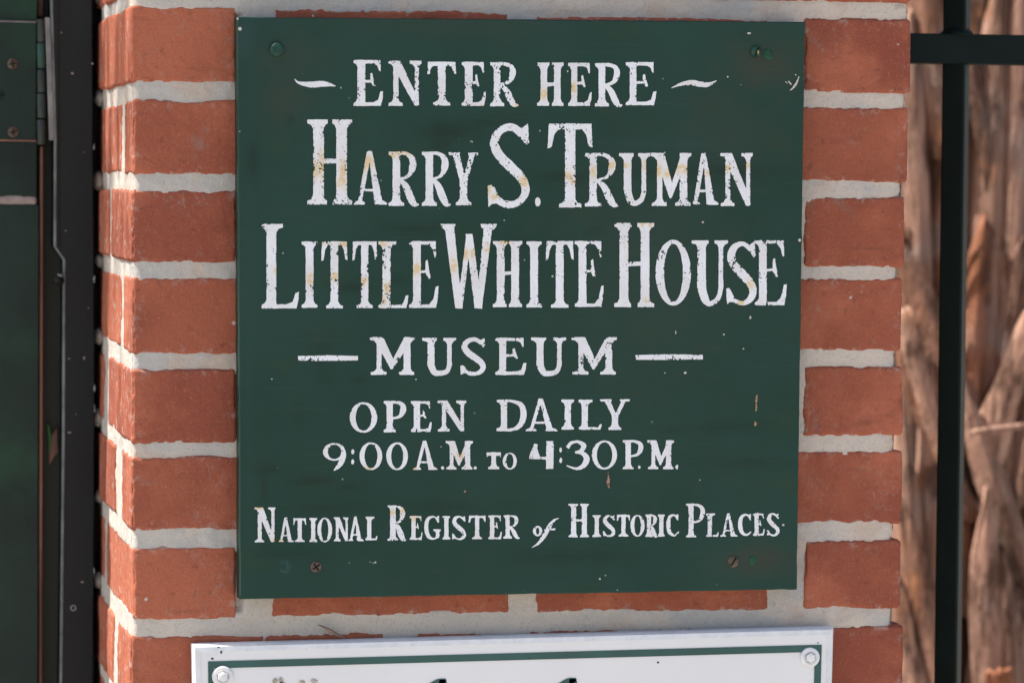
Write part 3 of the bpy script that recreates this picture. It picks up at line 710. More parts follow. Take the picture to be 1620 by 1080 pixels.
YL = YF - .0003
LINES = [
 (dict(s=13, t=6, v=5, wear=.95, seed=1), [('<', 465, 124, 531, 142), ('E', 559, 95, 606.5, 168), ('N', 614, 96, 667, 168), ('T', 675.5, 98, 722, 167.5), ('E', 730, 98, 769, 168), ('R', 775, 98.5, 820.5, 168.5, dict(s=11)),
   ('H', 849.5, 99, 891.7, 168, dict(s=11)), ('E', 898.6, 99.5, 936.5, 168, dict(s=10)), ('R', 941, 100, 985, 169, dict(s=11)), ('E', 989.7, 98.5, 1038.5, 167, dict(s=11)), ('~', 1061.7, 127, 1134.7, 140)]),
 (dict(s=12.5, t=5.5, v=5, wear=1.0, seed=2), [('H', 486, 189, 557.5, 324, dict(s=17.5, t=8, v=6.5)), ('A', 559, 239, 613, 324), ('R', 614.5, 240, 663, 326), ('R', 667, 240, 713.5, 326), ('Y', 709, 241, 757.5, 325),
   ('S', 771, 195, 841, 330, dict(s=15.5, t=11.5, v=6)), ('.', 846, 312, 855.5, 327), ('T', 866, 195.5, 938, 328.5, dict(s=17, t=8.5, v=6)), ('R', 925, 242, 979.5, 327), ('U', 978, 242, 1029, 326), ('M', 1029.5, 242, 1094, 326), ('A', 1092, 242, 1137, 324.5), ('N', 1139.5, 242, 1191, 326.5)]),
 (dict(s=13, t=5.5, v=5, wear=.95, seed=3), [('L', 413.5, 354, 473.5, 488, dict(s=16, t=7, v=6)), ('I', 477, 381.7, 502.5, 487), ('T', 508, 381.7, 550, 488, dict(s=12.5)), ('T', 557, 381.7, 597, 487.5, dict(s=12)), ('L', 598.5, 381.5, 646.5, 487.5, dict(s=13.5)), ('E', 647, 381.5, 694, 487),
   ('W', 696.7, 354, 786.5, 488, dict(s=16, v=6)), ('H', 779.5, 381, 826.5, 486), ('I', 832.5, 381.5, 857.5, 486.5), ('T', 863, 381, 908, 487), ('E', 909, 381, 955.5, 485.5), ('H', 971.5, 352.5, 1035, 486, dict(s=14.5, t=7, v=6)), ('O', 1036.7, 379, 1093.5, 483.5, dict(s=15, t=8)),
   ('U', 1093, 380, 1152, 484.5, dict(s=14)), ('S', 1148.7, 381, 1198, 484, dict(s=14, t=7)), ('E', 1193.7, 380, 1245, 483)]),
 (dict(s=11.5, t=5.5, v=4.5, wear=.95, seed=4), [('-', 471, 561.5, 566.5, 571), ('M', 584.7, 533, 657, 593), ('U', 666.7, 534, 722, 594.5), ('S', 728, 534, 770, 594, dict(s=10.5, t=6.5)), ('E', 783, 534, 833, 593), ('U', 839, 533.5, 896, 595), ('M', 904, 533, 976, 592.5), ('-', 1004.7, 560, 1112, 569.5)]),
 (dict(s=10.5, t=4.5, v=4, wear=.65, seed=5), [('O', 553, 635.6, 597, 684.5), ('P', 606.7, 633.6, 642.5, 683.8), ('E', 650, 634, 683.5, 683), ('N', 692, 633, 738, 682.5), ('D', 785.8, 631.7, 833.5, 681.5), ('A', 831, 630, 882, 682, dict(s=9.5)), ('I', 888, 631.5, 908.5, 679.5), ('L', 915, 631.5, 952.5, 679.5), ('Y', 948, 631, 997.5, 680)]),
 (dict(s=9.0, t=4, v=3.5, wear=.55, seed=6), [('9', 510.8, 700, 547.5, 744.8), (':', 555, 710, 561, 735), ('0', 568.6, 699, 605, 743.5), ('0', 610.8, 699, 645.8, 743.5), ('A', 653, 696.7, 692.5, 743), ('.', 697.5, 737, 703, 742.5), ('M', 704.7, 697, 748.5, 742.5), ('.', 749, 737, 754.5, 742.5), ('T', 769, 715, 793, 742, dict(s=8, t=5, wear=.1)), ('O', 795, 715.5, 818, 742.5, dict(s=6.5, t=3)),
   ('4', 837, 697, 876.5, 741.5), (':', 884.3, 707, 889.7, 733), ('3', 896, 696, 933.5, 742.5, dict(s=10)), ('0', 936, 696, 976.5, 742.5), ('P', 985, 695.5, 1018, 742), ('.', 1009, 735.5, 1013.8, 741.5), ('M', 1024, 696, 1066.5, 742), ('.', 1068, 734, 1073.5, 742.5)]),
 (dict(s=7.2, t=3.2, v=2.8, wear=.6, seed=7, step=.65), [('N', 402.5, 802, 436, 857.5, dict(s=10)), ('A', 440, 818, 465.5, 857), ('T', 463.6, 819, 484.7, 857), ('I', 489, 818.5, 502, 857), ('O', 501.7, 818, 525.7, 857.5), ('N', 527.5, 817.5, 551.5, 856), ('A', 550.6, 816.5, 575.5, 855.5), ('L', 578, 816.5, 597.3, 854),
   ('R', 613, 799, 643, 855, dict(s=9.5, t=4)), ('E', 648, 815.5, 668.7, 853.5), ('G', 671, 815, 696.5, 853.5), ('I', 700, 815.5, 712.5, 853), ('S', 715, 815, 737.5, 854), ('T', 741, 815, 768.7, 852.5), ('E', 772, 814.5, 794.3, 852.5), ('R', 796, 814, 822.5, 851.5),
   ('o', 842.8, 831, 858.3, 847.8), ('f', 840.5, 818.5, 885.3, 866.5), ('H', 899, 796, 932, 849.5, dict(s=8.5, t=3.8)), ('I', 937, 814, 951.2, 849), ('S', 953.7, 814, 973.5, 849), ('T', 975.6, 813.5, 997, 848.5), ('O', 997, 813.5, 1020, 848.5), ('R', 1020.6, 813, 1040.5, 849), ('I', 1040.5, 813, 1052, 848.5), ('C', 1054.7, 812.5, 1074.5, 848),
   ('P', 1085, 796, 1115.5, 849.5, dict(s=8.5, t=4)), ('L', 1116.7, 811.5, 1137.3, 848.5), ('A', 1139, 811.5, 1167.3, 848.5), ('C', 1168, 812, 1189.7, 847), ('E', 1190.8, 811.5, 1210, 847), ('S', 1213, 811, 1233.3, 848)]),
]
WORDS = [(1, 5, 4, 1), (5, 2, 6), (6, 5, 5), (1, 6, 1), (4, 5), (8, 2, 8), (8, 8, 2, 8, 6)]
for (kw, items), cuts in zip(LINES, WORDS):
    k = 0
    for c_ in cuts:
        v, f, st = lettering(items[k:k + c_], YL, **kw); k += c_
        mesh_obj('lettering', v, f, MB_LETTER, sign, False, {'stain': st})

def marks(name, prims, mat, parent, y, step=.7, rough=.8, wear=.5, seed=40, one=False):
    """small painted, scraped or stained marks in photo pixels, lying on the plane y"""
    Vs, Fs, n = [], [], 0
    def out():
        V = np.concatenate(Vs); return mesh_obj(name, P(V[:, 0], V[:, 1], y), [f_[::-1] for f_ in Fs], mat, parent, False)
    for k, pr in enumerate(prims):
        p = pr[1]; x0, y0 = p.min(0) - 3; x1, y1 = p.max(0) + 3
        xs = np.arange(x0, x1, step); ys = np.arange(y0, y1, step)
        X, Y = np.meshgrid(xs, ys, indexing='ij'); D = field([pr], X, Y)
        qq = np.stack([X, Y, X * 0 + seed + k], -1)
        D = D + rough * vnoise(qq / 2.4, 3); D = np.maximum(D, (vnoise(qq / 1.7, 5) - 1 + wear * .6) * 2)
        V, F = march(D, xs, ys)
        if len(V): Vs.append(V); Fs += [[q_ + n for q_ in f_] for f_ in F]; n += len(V)
        if not one and Vs: out(); Vs, Fs, n = [], [], 0
    if one: o = out(); o['kind'] = 'stuff'
rg = random.Random(4)
specks = [dot(379.5, 46, 2.8, 3), dot(376, 30, 1.6, 1.6), dot(1084, 589.5, 2.3, 1.8), dot(1187, 502, 1.6, 2.6), dot(1145, 529, 1.3, 1.5), dot(1069, 526, 1, 3), dot(1112, 351.5, 1.8, 1.6), dot(594, 889, 1.6, 1.6), dot(949, 915, 1.5, 1.5), dot(1239, 830, 2, 1.6), dot(874, 437, 1.5, 1.5), dot(898, 113, 1.2, 1.6), dot(1265, 380, 2.4, 2.4), dot(854, 207, 1.2, 1.2), dot(1185, 53, 3.2, 1.6)]
specks += [dot(rg.uniform(390, 1255), rg.uniform(45, 930), rg.uniform(.8, 1.3), rg.uniform(.8, 1.3)) for _ in range(18)]
marks('paint_speck', specks, M_CREAM, sign, YF - .00045, step=.5, rough=.3, wear=0, one=True)
marks('scuff_mark', [stroke([(1264, 121), (1261, 130), (1256, 138), (1250, 143)], [2, 2.6, 3, 1]), stroke([(1247, 128), (1250, 132), (1252, 134)], [1.4, 2.2, 1.2]), stroke([(1242, 129), (1246, 132)], [1, 1.4]), stroke([(1259, 118), (1260, 119)], [2, 2])], M_CREAM, sign, YF - .0005, step=.5)
marks('rust_drip', [stroke([(1197.5, 624), (1196.5, 636), (1196, 650)], [2.4, 3.2, 1.5]), dot(1195, 669.5, 2.4, 4), stroke([(962, 747), (962.5, 756), (962, 762), (963.5, 772)], [1.6, 2.4, 4.6, 2]), dot(736, 777, 1.3, 1.5)], M_RUSTDRIP, sign, YF - .0005, step=.6, wear=.9)

def screw(px, py, r_px, mat, slot=None, cross=False, dome=.0016, label=None):
    c = P1(px, py, YF); r = r_px * .0005
    v, f = lathe([(r * 1.02, .0001), (r, dome * .55), (r * .8, dome * .9), (r * .4, dome), (.00005, dome * 1.02)], c, 24)
    o = mesh_obj('screw', v, f, mat, sign)
    if label: o['label'] = label
    if slot is not None:
        mbx = MB()
        for a in ([slot, slot + math.pi / 2] if cross else [slot]):
            L, wd = r * .78, r * .16
            ca, sa = math.cos(a), math.sin(a)
            pl = [(c[0] + x * ca - z_ * sa, c[2] + x * sa + z_ * ca) for x, z_ in ((-L, -wd), (L, -wd), (L, wd), (-L, wd))]
            v, f = prism(pl, YF - dome * 1.12 - (.00004 if a != slot else 0), YF - dome * .5); mbx.add(v, f)
        g = mbx.build('slot', M_DARK, o, False)
        g.location = (0, 0, 0)
    return o
def fix_sub(o):  # sub-parts of parts that sit at the origin of their thing
    pass
screw(437.5, 78.5, 11, M_GSCREW, None, False, .0034, 'green painted screw head at upper left')
screw(1196, 82.5, 9, M_GSCREW, 1.2, False, .0028, 'green screw at upper right with a bare brass fleck')
screw(500, 896, 8.8, M_SCREW, .6, True, .0012, 'rusty cross head screw at lower left')
screw(1160, 888, 9, M_SCREW, 1.0, False, .0012, 'rusty slotted screw at lower right')
def blob(px, py, rx, ry, h, mat, seed, label):
    c = P1(px, py, YF)
    v, f = lathe([(1, .0), (.95, .35), (.75, .75), (.4, .95), (.02, 1.)], (0, 0, 0), 26)
    v = v * np.array([rx * .0005, h, ry * .0005]); v[:, [0, 2]] *= (1 + .3 * vnoise(v / .003 + seed, 3))[:, None]
    v[:, 1] *= 1 + .5 * vnoise(v / .0016 + seed, 5)
    o = mesh_obj('paint_blob', v + c, f, mat, sign); o['label'] = label
blob(1216, 87, 8.5, 10, .0011, M_PUTTY, 3, 'lumpy bright green filler beside the upper right screw')
blob(1192, 886, 8, 8.5, .0007, M_PUTTY, 9, 'round green dab beside the lower right screw')
blob(452, 895, 9, 10, .0002, M_GSCREW, 5, 'thin teal dab beside the lower left screw')
c = P1(1198, 83, YF)
v, f = cbox((c[0] - .0006, YF - .0036, c[2] - .0014), (c[0] + .0005, YF - .0024, c[2] + .0013), .0003); mesh_obj('brass_fleck', v, f, M_BRASS, sign)

# ------------------------------------------------------------------ the white sign below
YW = -.0165
ws = empty('metal_sign', P1(810, 1500, -.008), 'white framed metal sign with a green border line, mostly below the picture edge', 'sign')
zb_px = 1560
oc = [P1(304, 1019, YW + .005), P1(1318.5, 991, YW + .005)]
BL = P1(312, zb_px, YW + .005); BR = P1(1304, zb_px - 42, YW + .005)
def pw(px, py, y=YW): return P1(px, py, y)
outer = np.array([oc[0], oc[1], BR, BL])
inner = np.array([pw(317, 1031), pw(1309, 1003.5), pw(1296, zb_px - 53), pw(324, zb_px - 12)])
m = MB()
v = np.concatenate([outer + [0, .0095, 0], outer, outer * .72 + inner * .28 + [0, -.0032, 0], inner + [0, -.0002, 0], inner + [0, .0006, 0]])
f = []
for i in range(4):
    for k in range(4):
        l = (k + 1) % 4; f.append([i * 4 + k, i * 4 + l, (i + 1) * 4 + l, (i + 1) * 4 + k][::-1])
f.append([3, 2, 1, 0][::-1])
mesh_obj('frame', v, f, M_FRAME, ws, False)
mesh_obj('panel', np.array(inner) + [0, .0003, 0], [[3, 2, 1, 0][::-1]], M_WHITE, ws, False)
go = np.array([pw(329, 1045.5), pw(1300, 1019), pw(1288, zb_px - 70), pw(336, zb_px - 28)])
gi = np.array([pw(338, 1056.5), pw(1289, 1030.5), pw(1277, zb_px - 81), pw(345, zb_px - 39)])
v = np.concatenate([go, gi]) + [0, -.0002, 0]
mesh_obj('border_line', v, [[k, 4 + k, 4 + (k + 1) % 4, (k + 1) % 4][::-1] for k in range(4)], M_BORDER, ws, False)
def bolt(px, py, rpx):
    c = P1(px, py, YW); r = rpx * .0005
    v, f = lathe([(r, -.0001), (r, .0012), (r * .94, .0019), (r * .56, .0023), (r * .54, .0016), (.0001, .0016)], c, 32)
    o = mesh_obj('bolt', v, f, M_WASHER, ws)
    m2 = MB(); h = r * .49
    hexa = [(c[0] + h * math.cos(a), c[2] + h * math.sin(a)) for a in [math.pi / 6 + k * math.pi / 3 for k in range(6)]]
    v, f = prism(hexa, YW - .0046, YW - .0012, .0004); m2.add(v, f)
    v, f = lathe([(h * .62, .0046), (h * .56, .0050), (.0001, .0051)], c, 20); m2.add(v, f)
    m2.build('hex_head', M_WASHER, o, False)
    m3 = MB()
    for k in range(6):
        a = math.pi / 2 + k * math.pi / 3 + .1
        if k in (0, 1, 5, 4):
            v, f = cbox((c[0] + h * 1.02 * math.cos(a) - .0007, YW - .0028, c[2] + h * 1.02 * math.sin(a) - .0005), (c[0] + h * 1.02 * math.cos(a) + .0007, YW - .0014, c[2] + h * 1.02 * math.sin(a) + .0005), .0002); m3.add(v, f)
    m3.build('grime', M_TAN, o, False)
bolt(352, 1069, 16.5); bolt(1281, 1039, 16); bolt(356, 1490, 16); bolt(1272, 1452, 16)
# tops of the two tall script letters; the rest of the wording is below the picture
v, f, _ = (None, None, None), None, None
def script(name, prims):
    Vs, Fs, n = [], [], 0
    for pr in prims:
        p = pr[1]; x0, y0 = p.min(0) - 3; x1, y1 = p.max(0) + 3
        xs = np.arange(x0, x1, 1.); ys = np.arange(y0, y1, 1.); X, Y = np.meshgrid(xs, ys, indexing='ij')
        V, F = march(field([pr], X, Y) - 2, xs, ys); Vs.append(V); Fs += [[k + n for k in f_] for f_ in F]; n += len(V)
    V = np.concatenate(Vs); return mesh_obj(name, P(V[:, 0], V[:, 1], YW - .0003), [f_[::-1] for f_ in Fs], M_BORDER, ws, False)
for dx, dy in ((0, 0), (206, -1.2)):
    script('lettering', [stroke([(704 + dx, 1075.5 + dy), (690 + dx, 1081 + dy), (664 + dx, 1104 + dy), (650 + dx, 1150 + dy)], [2, 8, 11, 12]), stroke([(700 + dx, 1076 + dy), (699 + dx, 1090 + dy), (676 + dx, 1128 + dy)], [7, 10, 6])])
marks('dirt_mark', [dot(436, 1077, 5, 5), dot(445, 1075, 4, 5), dot(478, 1079, 5, 4), dot(497, 1076, 6, 4), dot(447, 1083, 6, 6)], M_TAN, ws, YW - .0003, wear=1.2)
marks('dirt_mark', [dot(346, 1023, 1.6, 1.6), dot(336, 1041, 2.2, 1.6), dot(350, 1031, 1.6, 2.6), dot(1041, 1047, 1.8, 1.8), dot(838, 1041, 1, 1.4), dot(1294, 1016, 1.2, 1.2)], M_DARK, ws, YW - .0044, wear=0, rough=.4)

# dry twig caught on top of the white sign
tw = empty('twig', P1(540, 1008, -.006), 'small dry twig on the mortar just above the white sign', 'twig')
a, b_, c = P1(503, 987.5, -.004), P1(522, 997, -.009), P1(543, 1007.5, -.006)
v, f = tube([a, (a + b_) / 2 + [0, 0, .0005], b_, (b_ + c) / 2 + [0, 0, -.0004], c], [.0004, .0009, .0017, .0015, .0007], 8)
mesh_obj('stick', v, f, M_TWIG, tw)

# ------------------------------------------------------------------ gate post
YG = .28
def xat(px, py=540, y=YG): return P1(px, py, y)[0]
def poly_px(pts, y): return [(lambda q_: (q_[0], q_[2]))(P1(a, b, y)) for a, b in pts]
ZB, ZT = 3600, -900      # far above and below the frame (photo pixels on the gate plane)
post = empty('gate_post', (xat(120), YG + .05, 0), 'dark painted steel gate post with a worn edge painted pale as if lit against the pier', 'post')
def z0px(px): return 0.0
pl = poly_px([(79, ZT), (80, 0), (86, 222), (85.5, 390), (100, 411), (99, 700), (95, 1080), (90, 1500)], YG)
left = [(p[0], p[1]) for p in pl]
rt = poly_px([(147, 1500), (147.5, 1080), (149.5, 700), (149.5, 540), (147, 160), (146, 0), (145, ZT)], YG)
body = left + [(left[-1][0], 0.0), (rt[0][0], 0.0)] + rt
zmax = max(p[1] for p in body)
v, f = prism(body, YG, YG + .06, .0009)
mesh_obj('post_plate', v, f, M_POST, post, False)
# worn chamfer strip down the left edge, paler to paint in its light
e = np.array(left[1:]); w_ = .0019
strip = list(map(tuple, e + [-.0003, 0])) + list(map(tuple, (e + [w_, 0])[::-1]))
v, f = prism(strip, YG - .0007, YG + .004, .0003)
mesh_obj('worn_lit_edge', v, f, M_WORN, post, False)
# thin near-black strip along the bevel line in the upper part
lip = poly_px([(91, -40), (92, 200), (93, 395), (97, 404), (97.5, 404), (95.2, 395), (94.4, 200), (93.2, -40)], YG)
v, f = prism(lip, YG - .0005, YG + .003); mesh_obj('bevel_line', v, f, M_DARK, post, False)
c = P1(116, 961, YG); v, f = lathe([(.0026, .0002), (.0024, .0007), (.0017, .0007), (.0016, .0002)], c, 20); mesh_obj('bolt_hole_rim', v, f, M_PALE, post)
v, f = lathe([(.0018, .0003), (.0001, .0003)], c, 20); mesh_obj('bolt_hole', v, f, M_DARK, post)
c = P1(97, 446, YG)
v, f = tube([c + [.001, .004, 0], c + [-.001, 0, .001], c + [-.004, -.001, .002], c + [-.006, .001, -.001]], [.003, .0042, .004, .002], 9); mesh_obj('hinge_pin', v, f, M_POST, post)
v, f = tube([c + [-.0035, -.003, .0065], c + [-.001, -.0035, .0055], c + [.0015, -.002, .006]], [.0006, .0012, .0008], 7); mesh_obj('paint_flake', v, f, M_PALE, post)
# added dark strip standing for the shadow in the gap behind the pier's edge
v, f = cbox((rt[2][0] - .01, YG + .061, 0), (XL + .01, YG + .075, zmax), .001); mesh_obj('gap_shadow_strip', v, f, M_POST, post, False)
marks('paint_speck', [dot(114.5, 116.5, 2.2, 1.8), dot(133, 566, 1.6, 2.6), dot(97, 52, 1.2, 1.2), dot(104, 365, 1.2, 1.4), dot(133, 241, 1, 1), dot(130, 920, 2.6, 1.4), dot(146, 101, 1.4, 1.6), dot(109, 567, 1, 1.4), dot(140, 487, 1.2, 1.2), dot(110, 684, 3, .9), dot(120, 655, 1, 1)], M_SEAM, post, YG - .0004, step=.6, rough=.4, wear=0, one=True)
mk = [stroke([(149.5 + random.uniform(-.6, .2), y0), (149.5 + random.uniform(-1.2, .2), y0 + 6), (149.4, y0 + random.uniform(9, 16))], [1, random.uniform(1.6, 3.4), 1]) for y0 in (228, 436, 608, 640, 895)]
marks('chipped_edge', mk, M_PALE, post, YG - .0005, step=.6, wear=.5)

# ------------------------------------------------------------------ gate
gate = empty('gate', (xat(-900), YG + .03, 0.05), 'dark green steel gate leaf hung on a butt hinge at the left', 'gate')
gx0 = xat(-1750)
YP = YG + .004
def gbox(name, px0, py0, px1, py1, y0, th, mat, parent=gate, b_=.0012, x_left=None, z_low=None, z_high=None):
    p0, p1 = P1(px0, py1, y0), P1(px1, py0, y0)
    lo = [p0[0] if x_left is None else x_left, y0, p0[2] if z_low is None else z_low]
    hi = [p1[0], y0 + th, p1[2] if z_high is None else z_high]
    v, f = cbox(lo, hi, b_); return mesh_obj(name, v, f, mat, parent, False)
gbox('frame_rail', 0, -400, 60.3, 312, YP + .0025, .04, M_GATE, x_left=gx0, z_high=1.98)
gbox('panel', 0, 324, 62, 1500, YP + .001, .04, M_GATE, x_left=gx0, z_low=.06)
sm = MB()
z1_, z0_ = P1(0, 310, YP)[2], P1(0, 325.5, YP)[2]
v, f = rbox((gx0, YP + .0016, z0_), (xat(58), YP + .02, z1_), .002, (.002, .01, .002), 'FRTD', seed=77, amp=2.2, warp=.0012, ragged=.001); sm.add(v, f)
sm.build('seam_filler', M_SEAM, gate)
hinge = gbox('hinge_leaf', -55, 34, 57.5, 221.5, YP - .001, .004, M_GATE, b_=.0008)
hloc = Vector((0, 0, 0))
def sub(name, v, f, mat, par, smooth=True): return mesh_obj(name, v, f, mat, par, smooth)
kn = [(31, 67, M_KNUCKLE2), (68.5, 108.5, M_KNUCKLE), (110.5, 146.5, M_KNUCKLE2), (148, 187, M_KNUCKLE2), (189.5, 229, M_KNUCKLE2)]
for y0, y1, mt in kn:
    ca, cb = P1(64.8, y0, YP + .001), P1(65.8, y1, YP + .001)
    v, f = tube([ca, ca * .97 + cb * .03, ca * .03 + cb * .97, cb], [.0036, .0040, .0040, .0036], 18)
    o = sub('knuckle', v, f, mt, hinge)
for (sx, sy, r_) in ((20, 101, 7.5), (21, 209, 7.5), (-1, 151, 7)):
    c = P1(sx, sy, YP - .001); r = r_ * .00055
    v, f = lathe([(r * 1.12, .0), (r, .0007), (r * .6, .0012), (.0001, .0013)], c, 22); sub('screw', v, f, M_SCREW if sx > 0 else M_GATE, hinge)
    for a in (.15, .15 + math.pi / 2):
        L, wd = r * .72, r * .17; ca, sa = math.cos(a), math.sin(a)
        pp = [(c[0] + x * ca - z_ * sa, c[2] + x * sa + z_ * ca) for x, z_ in ((-L, -wd), (L, -wd), (L, wd), (-L, wd))]
        v, f = prism(pp, YP - .0025 - (.00004 if a > 1 else 0), YP - .001); sub('screw_slot', v, f, M_DARK, hinge, False)
hl = poly_px([(-55, 31), (57, 34.5), (57, 36.5), (-55, 34)], YP); v, f = prism(hl, YP - .0018, YP + .002); sub('leaf_edge_line', v, f, M_PALE, hinge, False)  # pale line along the upper edge of the leaf
hl = poly_px([(-55, 220), (57, 222), (57, 224.5), (-55, 222)], YP); v, f = prism(hl, YP - .0016, YP + .002); sub('leaf_edge_line', v, f, M_RUST, hinge, False)
# hinge leaf on the post, seen on edge, its lit edge painted whitish
he = poly_px([(71.5, 28), (79.5, 28), (85.8, 222), (78, 222)], YG); v, f = prism(he, YG - .001, YG + .004, .0005)
mesh_obj('hinge_edge', v, f, M_PALE, post, False)
# things seen in the slit between gate and post
gbox('jamb_strip', 61, 231, 68.5, 1500, YG + .012, .02, M_RUST, b_=.0015, z_low=.06)
gbox('jamb_strip', 60, -400, 69, 27, YG + .020, .02, M_RUST, b_=.0015, z_high=1.98)
so_ = MB(); p0 = xat(30, 540, YG + .03); p1 = xat(104, 540, YG + .03)
v, f = cbox((p0, YG + .035, 0), (p1, YG + .058, 1.98), .001); mesh_obj('slit_backing', v, f, M_OLIVE, post, False)
v, f = prism(poly_px([(78, 735), (76.5, 705), (81, 690), (91, 675), (92, 715), (86, 722)], YG + .03), YG + .030, YG + .034, .0006); mesh_obj('paint_flake', v, f, M_RUST, post, False)
v, f = prism(poly_px([(75, 670), (78, 673), (82, 692), (79, 720), (77, 700)], YG + .029), YG + .028, YG + .0299, .0003); mesh_obj('paint_flake', v, f, simple('fresh_green_paint', (.05, .17, .03), .6), post, False)

# ------------------------------------------------------------------ fence to the right of the pier
YR = .13
fence = empty('metal_fence', (P1(1700, 540, YR)[0], YR, 0), 'dark green square-bar metal fence running right from the pier', 'fence')
xr1 = P1(1430, 78, YR)[0] - .05; xr2 = P1(2700, 78, YR)[0]
zr1, zr0 = P1(1530, 54, YR)[2], P1(1530, 101.5, YR)[2]
v, f = cbox((xr1, YR, zr0), (xr2, YR + .024, zr1), .0012); mesh_obj('rail', v, f, M_FENCE, fence, False)
v, f = cbox((xr1, YR, .14), (xr2, YR + .024, .164), .0012); mesh_obj('rail', v, f, M_FENCE, fence, False)
xc_ = P1(1506.5, 540, YR + .012)[0]
def picket_mesh(x, y):
    s_ = .0128; a0 = math.radians(-31)
    m_ = MB()
    sq = []
    for k in range(4):
        for d in (-.09, .09):
            a = a0 + math.pi / 4 + k * math.pi / 2 + d; sq.append((x + s_ * math.cos(a) * 1.0, y + s_ * math.sin(a) * 1.0))
    n_ = len(sq)
    for za_, zb_ in ((zr1 + .0002, 1.93), (.1645, zr0 - .0002), (.03, .1395)):
        v = [(a, b, za_) for a, b in sq] + [(a, b, zb_) for a, b in sq]
        f = [[k, (k + 1) % n_, n_ + (k + 1) % n_, n_ + k] for k in range(n_)] + [list(range(n_))[::-1], [n_ + k for k in range(n_)]]
        m_.add(v, f)
    return m_
for k in range(5):
    o = picket_mesh(xc_ + .125 * k, YR + .012).build('picket', M_FENCE, fence, False)
    cc = np.array([xc_ + .125 * k, YR + .012, zr1])
    v, f = tube([cc + [0, 0, -.001], cc + [0, 0, .002], cc + [0, 0, .006]], [.0155, .0135, .009], 14); mesh_obj('weld_bead', v, f, M_FENCE, fence)

# ------------------------------------------------------------------ palm trunk with old leaf bases
YT = .62
pc = P1(1545, 540, YT + .24); R0 = .215
palm = empty('palm_tree', (pc[0], pc[1], 0), 'shaggy palm trunk covered in dry brown leaf bases behind the fence', 'tree')
nth, nzz = 80, 260
th = np.linspace(0, 2 * np.pi, nth + 1); zz = np.linspace(0, 2.9, nzz)
A, B = np.meshgrid(th, zz, indexing='ij')
q = np.stack([np.cos(A) * 3, np.sin(A) * 3, B * 2.2], -1)
r = R0 - .012 + .010 * fbm(q * np.array([3.5, 3.5, 2]), 3) ; r = r * (1 + .10 * np.exp(-B / .2))
v = np.stack([pc[0] + r * np.cos(A), pc[1] + r * np.sin(A), B], -1).reshape(-1, 3)
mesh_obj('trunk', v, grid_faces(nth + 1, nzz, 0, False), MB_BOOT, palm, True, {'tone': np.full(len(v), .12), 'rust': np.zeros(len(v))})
def trunk_y(x): return pc[1] - math.sqrt(max(R0 ** 2 - min(abs(x - pc[0]), R0 * .97) ** 2, 0))
def boot(pts, width, tone, rust=0., lift=(.0, .02), thick=.007, seed=0, name='leaf_base', cut=False):
    """a split, curled leaf base lying on the trunk; pts are (x, z) from the root to the cut tip"""
    p = cat([(a, b, 0) for a, b in pts], 8)[:, :2]; n_ = len(p); m_ = 9
    t = np.gradient(p, axis=0); t /= np.linalg.norm(t, axis=1, keepdims=True); sd = np.stack([t[:, 1], -t[:, 0]], -1)
    top, bot = [], []
    rg = random.Random(seed)
    cr = rg.uniform(.3, .6)
    for i in range(n_):
        k = i / (n_ - 1); w = width * (1.15 - .25 * k) * (1 + .10 * math.sin(k * 9 + seed)) * (1 if cut else max(.06, 1 - max(0, (k - .72) / .28) ** 1.6))
        for j in range(m_):
            u_ = j / (m_ - 1) * 2 - 1
            x, z_ = p[i] + sd[i] * u_ * w / 2
            if i in (0, n_ - 1):
                dz = .006 * vnoise(np.array([u_ * 3.1, seed, i]), 2); x += t[i][0] * dz; z_ += t[i][1] * dz
            yy = trunk_y(x) - lift[0] - (lift[1] - lift[0]) * k ** 1.3 + cr * w * (u_ * u_) * .8 - .0025 * float(vnoise(np.array([u_ * 4 + seed, p[i][1] * 6, seed * 1.7]), 3)) - .004
            top.append((x, yy, z_)); bot.append((x, yy + thick * (1 - .6 * u_ * u_), z_))
    v = np.array(top + bot); N = len(top)
    f = grid_faces(n_, m_, 0, False).tolist() + grid_faces(n_, m_, N, True).tolist()
    for i in range(n_ - 1):
        for j, fl in ((0, False), (m_ - 1, True)):
            a, b = i * m_ + j, (i + 1) * m_ + j; qd = [a, N + a, N + b, b]; f.append(qd[::-1] if fl else qd)
    for i, fl in ((0, True), (n_ - 1, False)):
        for j in range(m_ - 1):
            a, b = i * m_ + j, i * m_ + j + 1; qd = [a, N + a, N + b, b]; f.append(qd[::-1] if fl else qd)
    sh = .08 * vnoise(np.stack([v[:, 0] * 60, v[:, 2] * 9, v[:, 0] * 0 + seed], -1), 6)
    sh = sh + .30 * fbm(np.stack([v[:, 0] * 22, v[:, 2] * 5, v[:, 0] * 0 + seed * 3], -1), 9)
    return mesh_obj(name, v, f, MB_BOOT, palm, True, {'tone': np.clip(tone + sh, 0, 1), 'rust': np.full(len(v), rust)})
def bpx(pts): return [(lambda q_: (q_[0], q_[2]))(P1(a, b, YT + .03)) for a, b in pts]
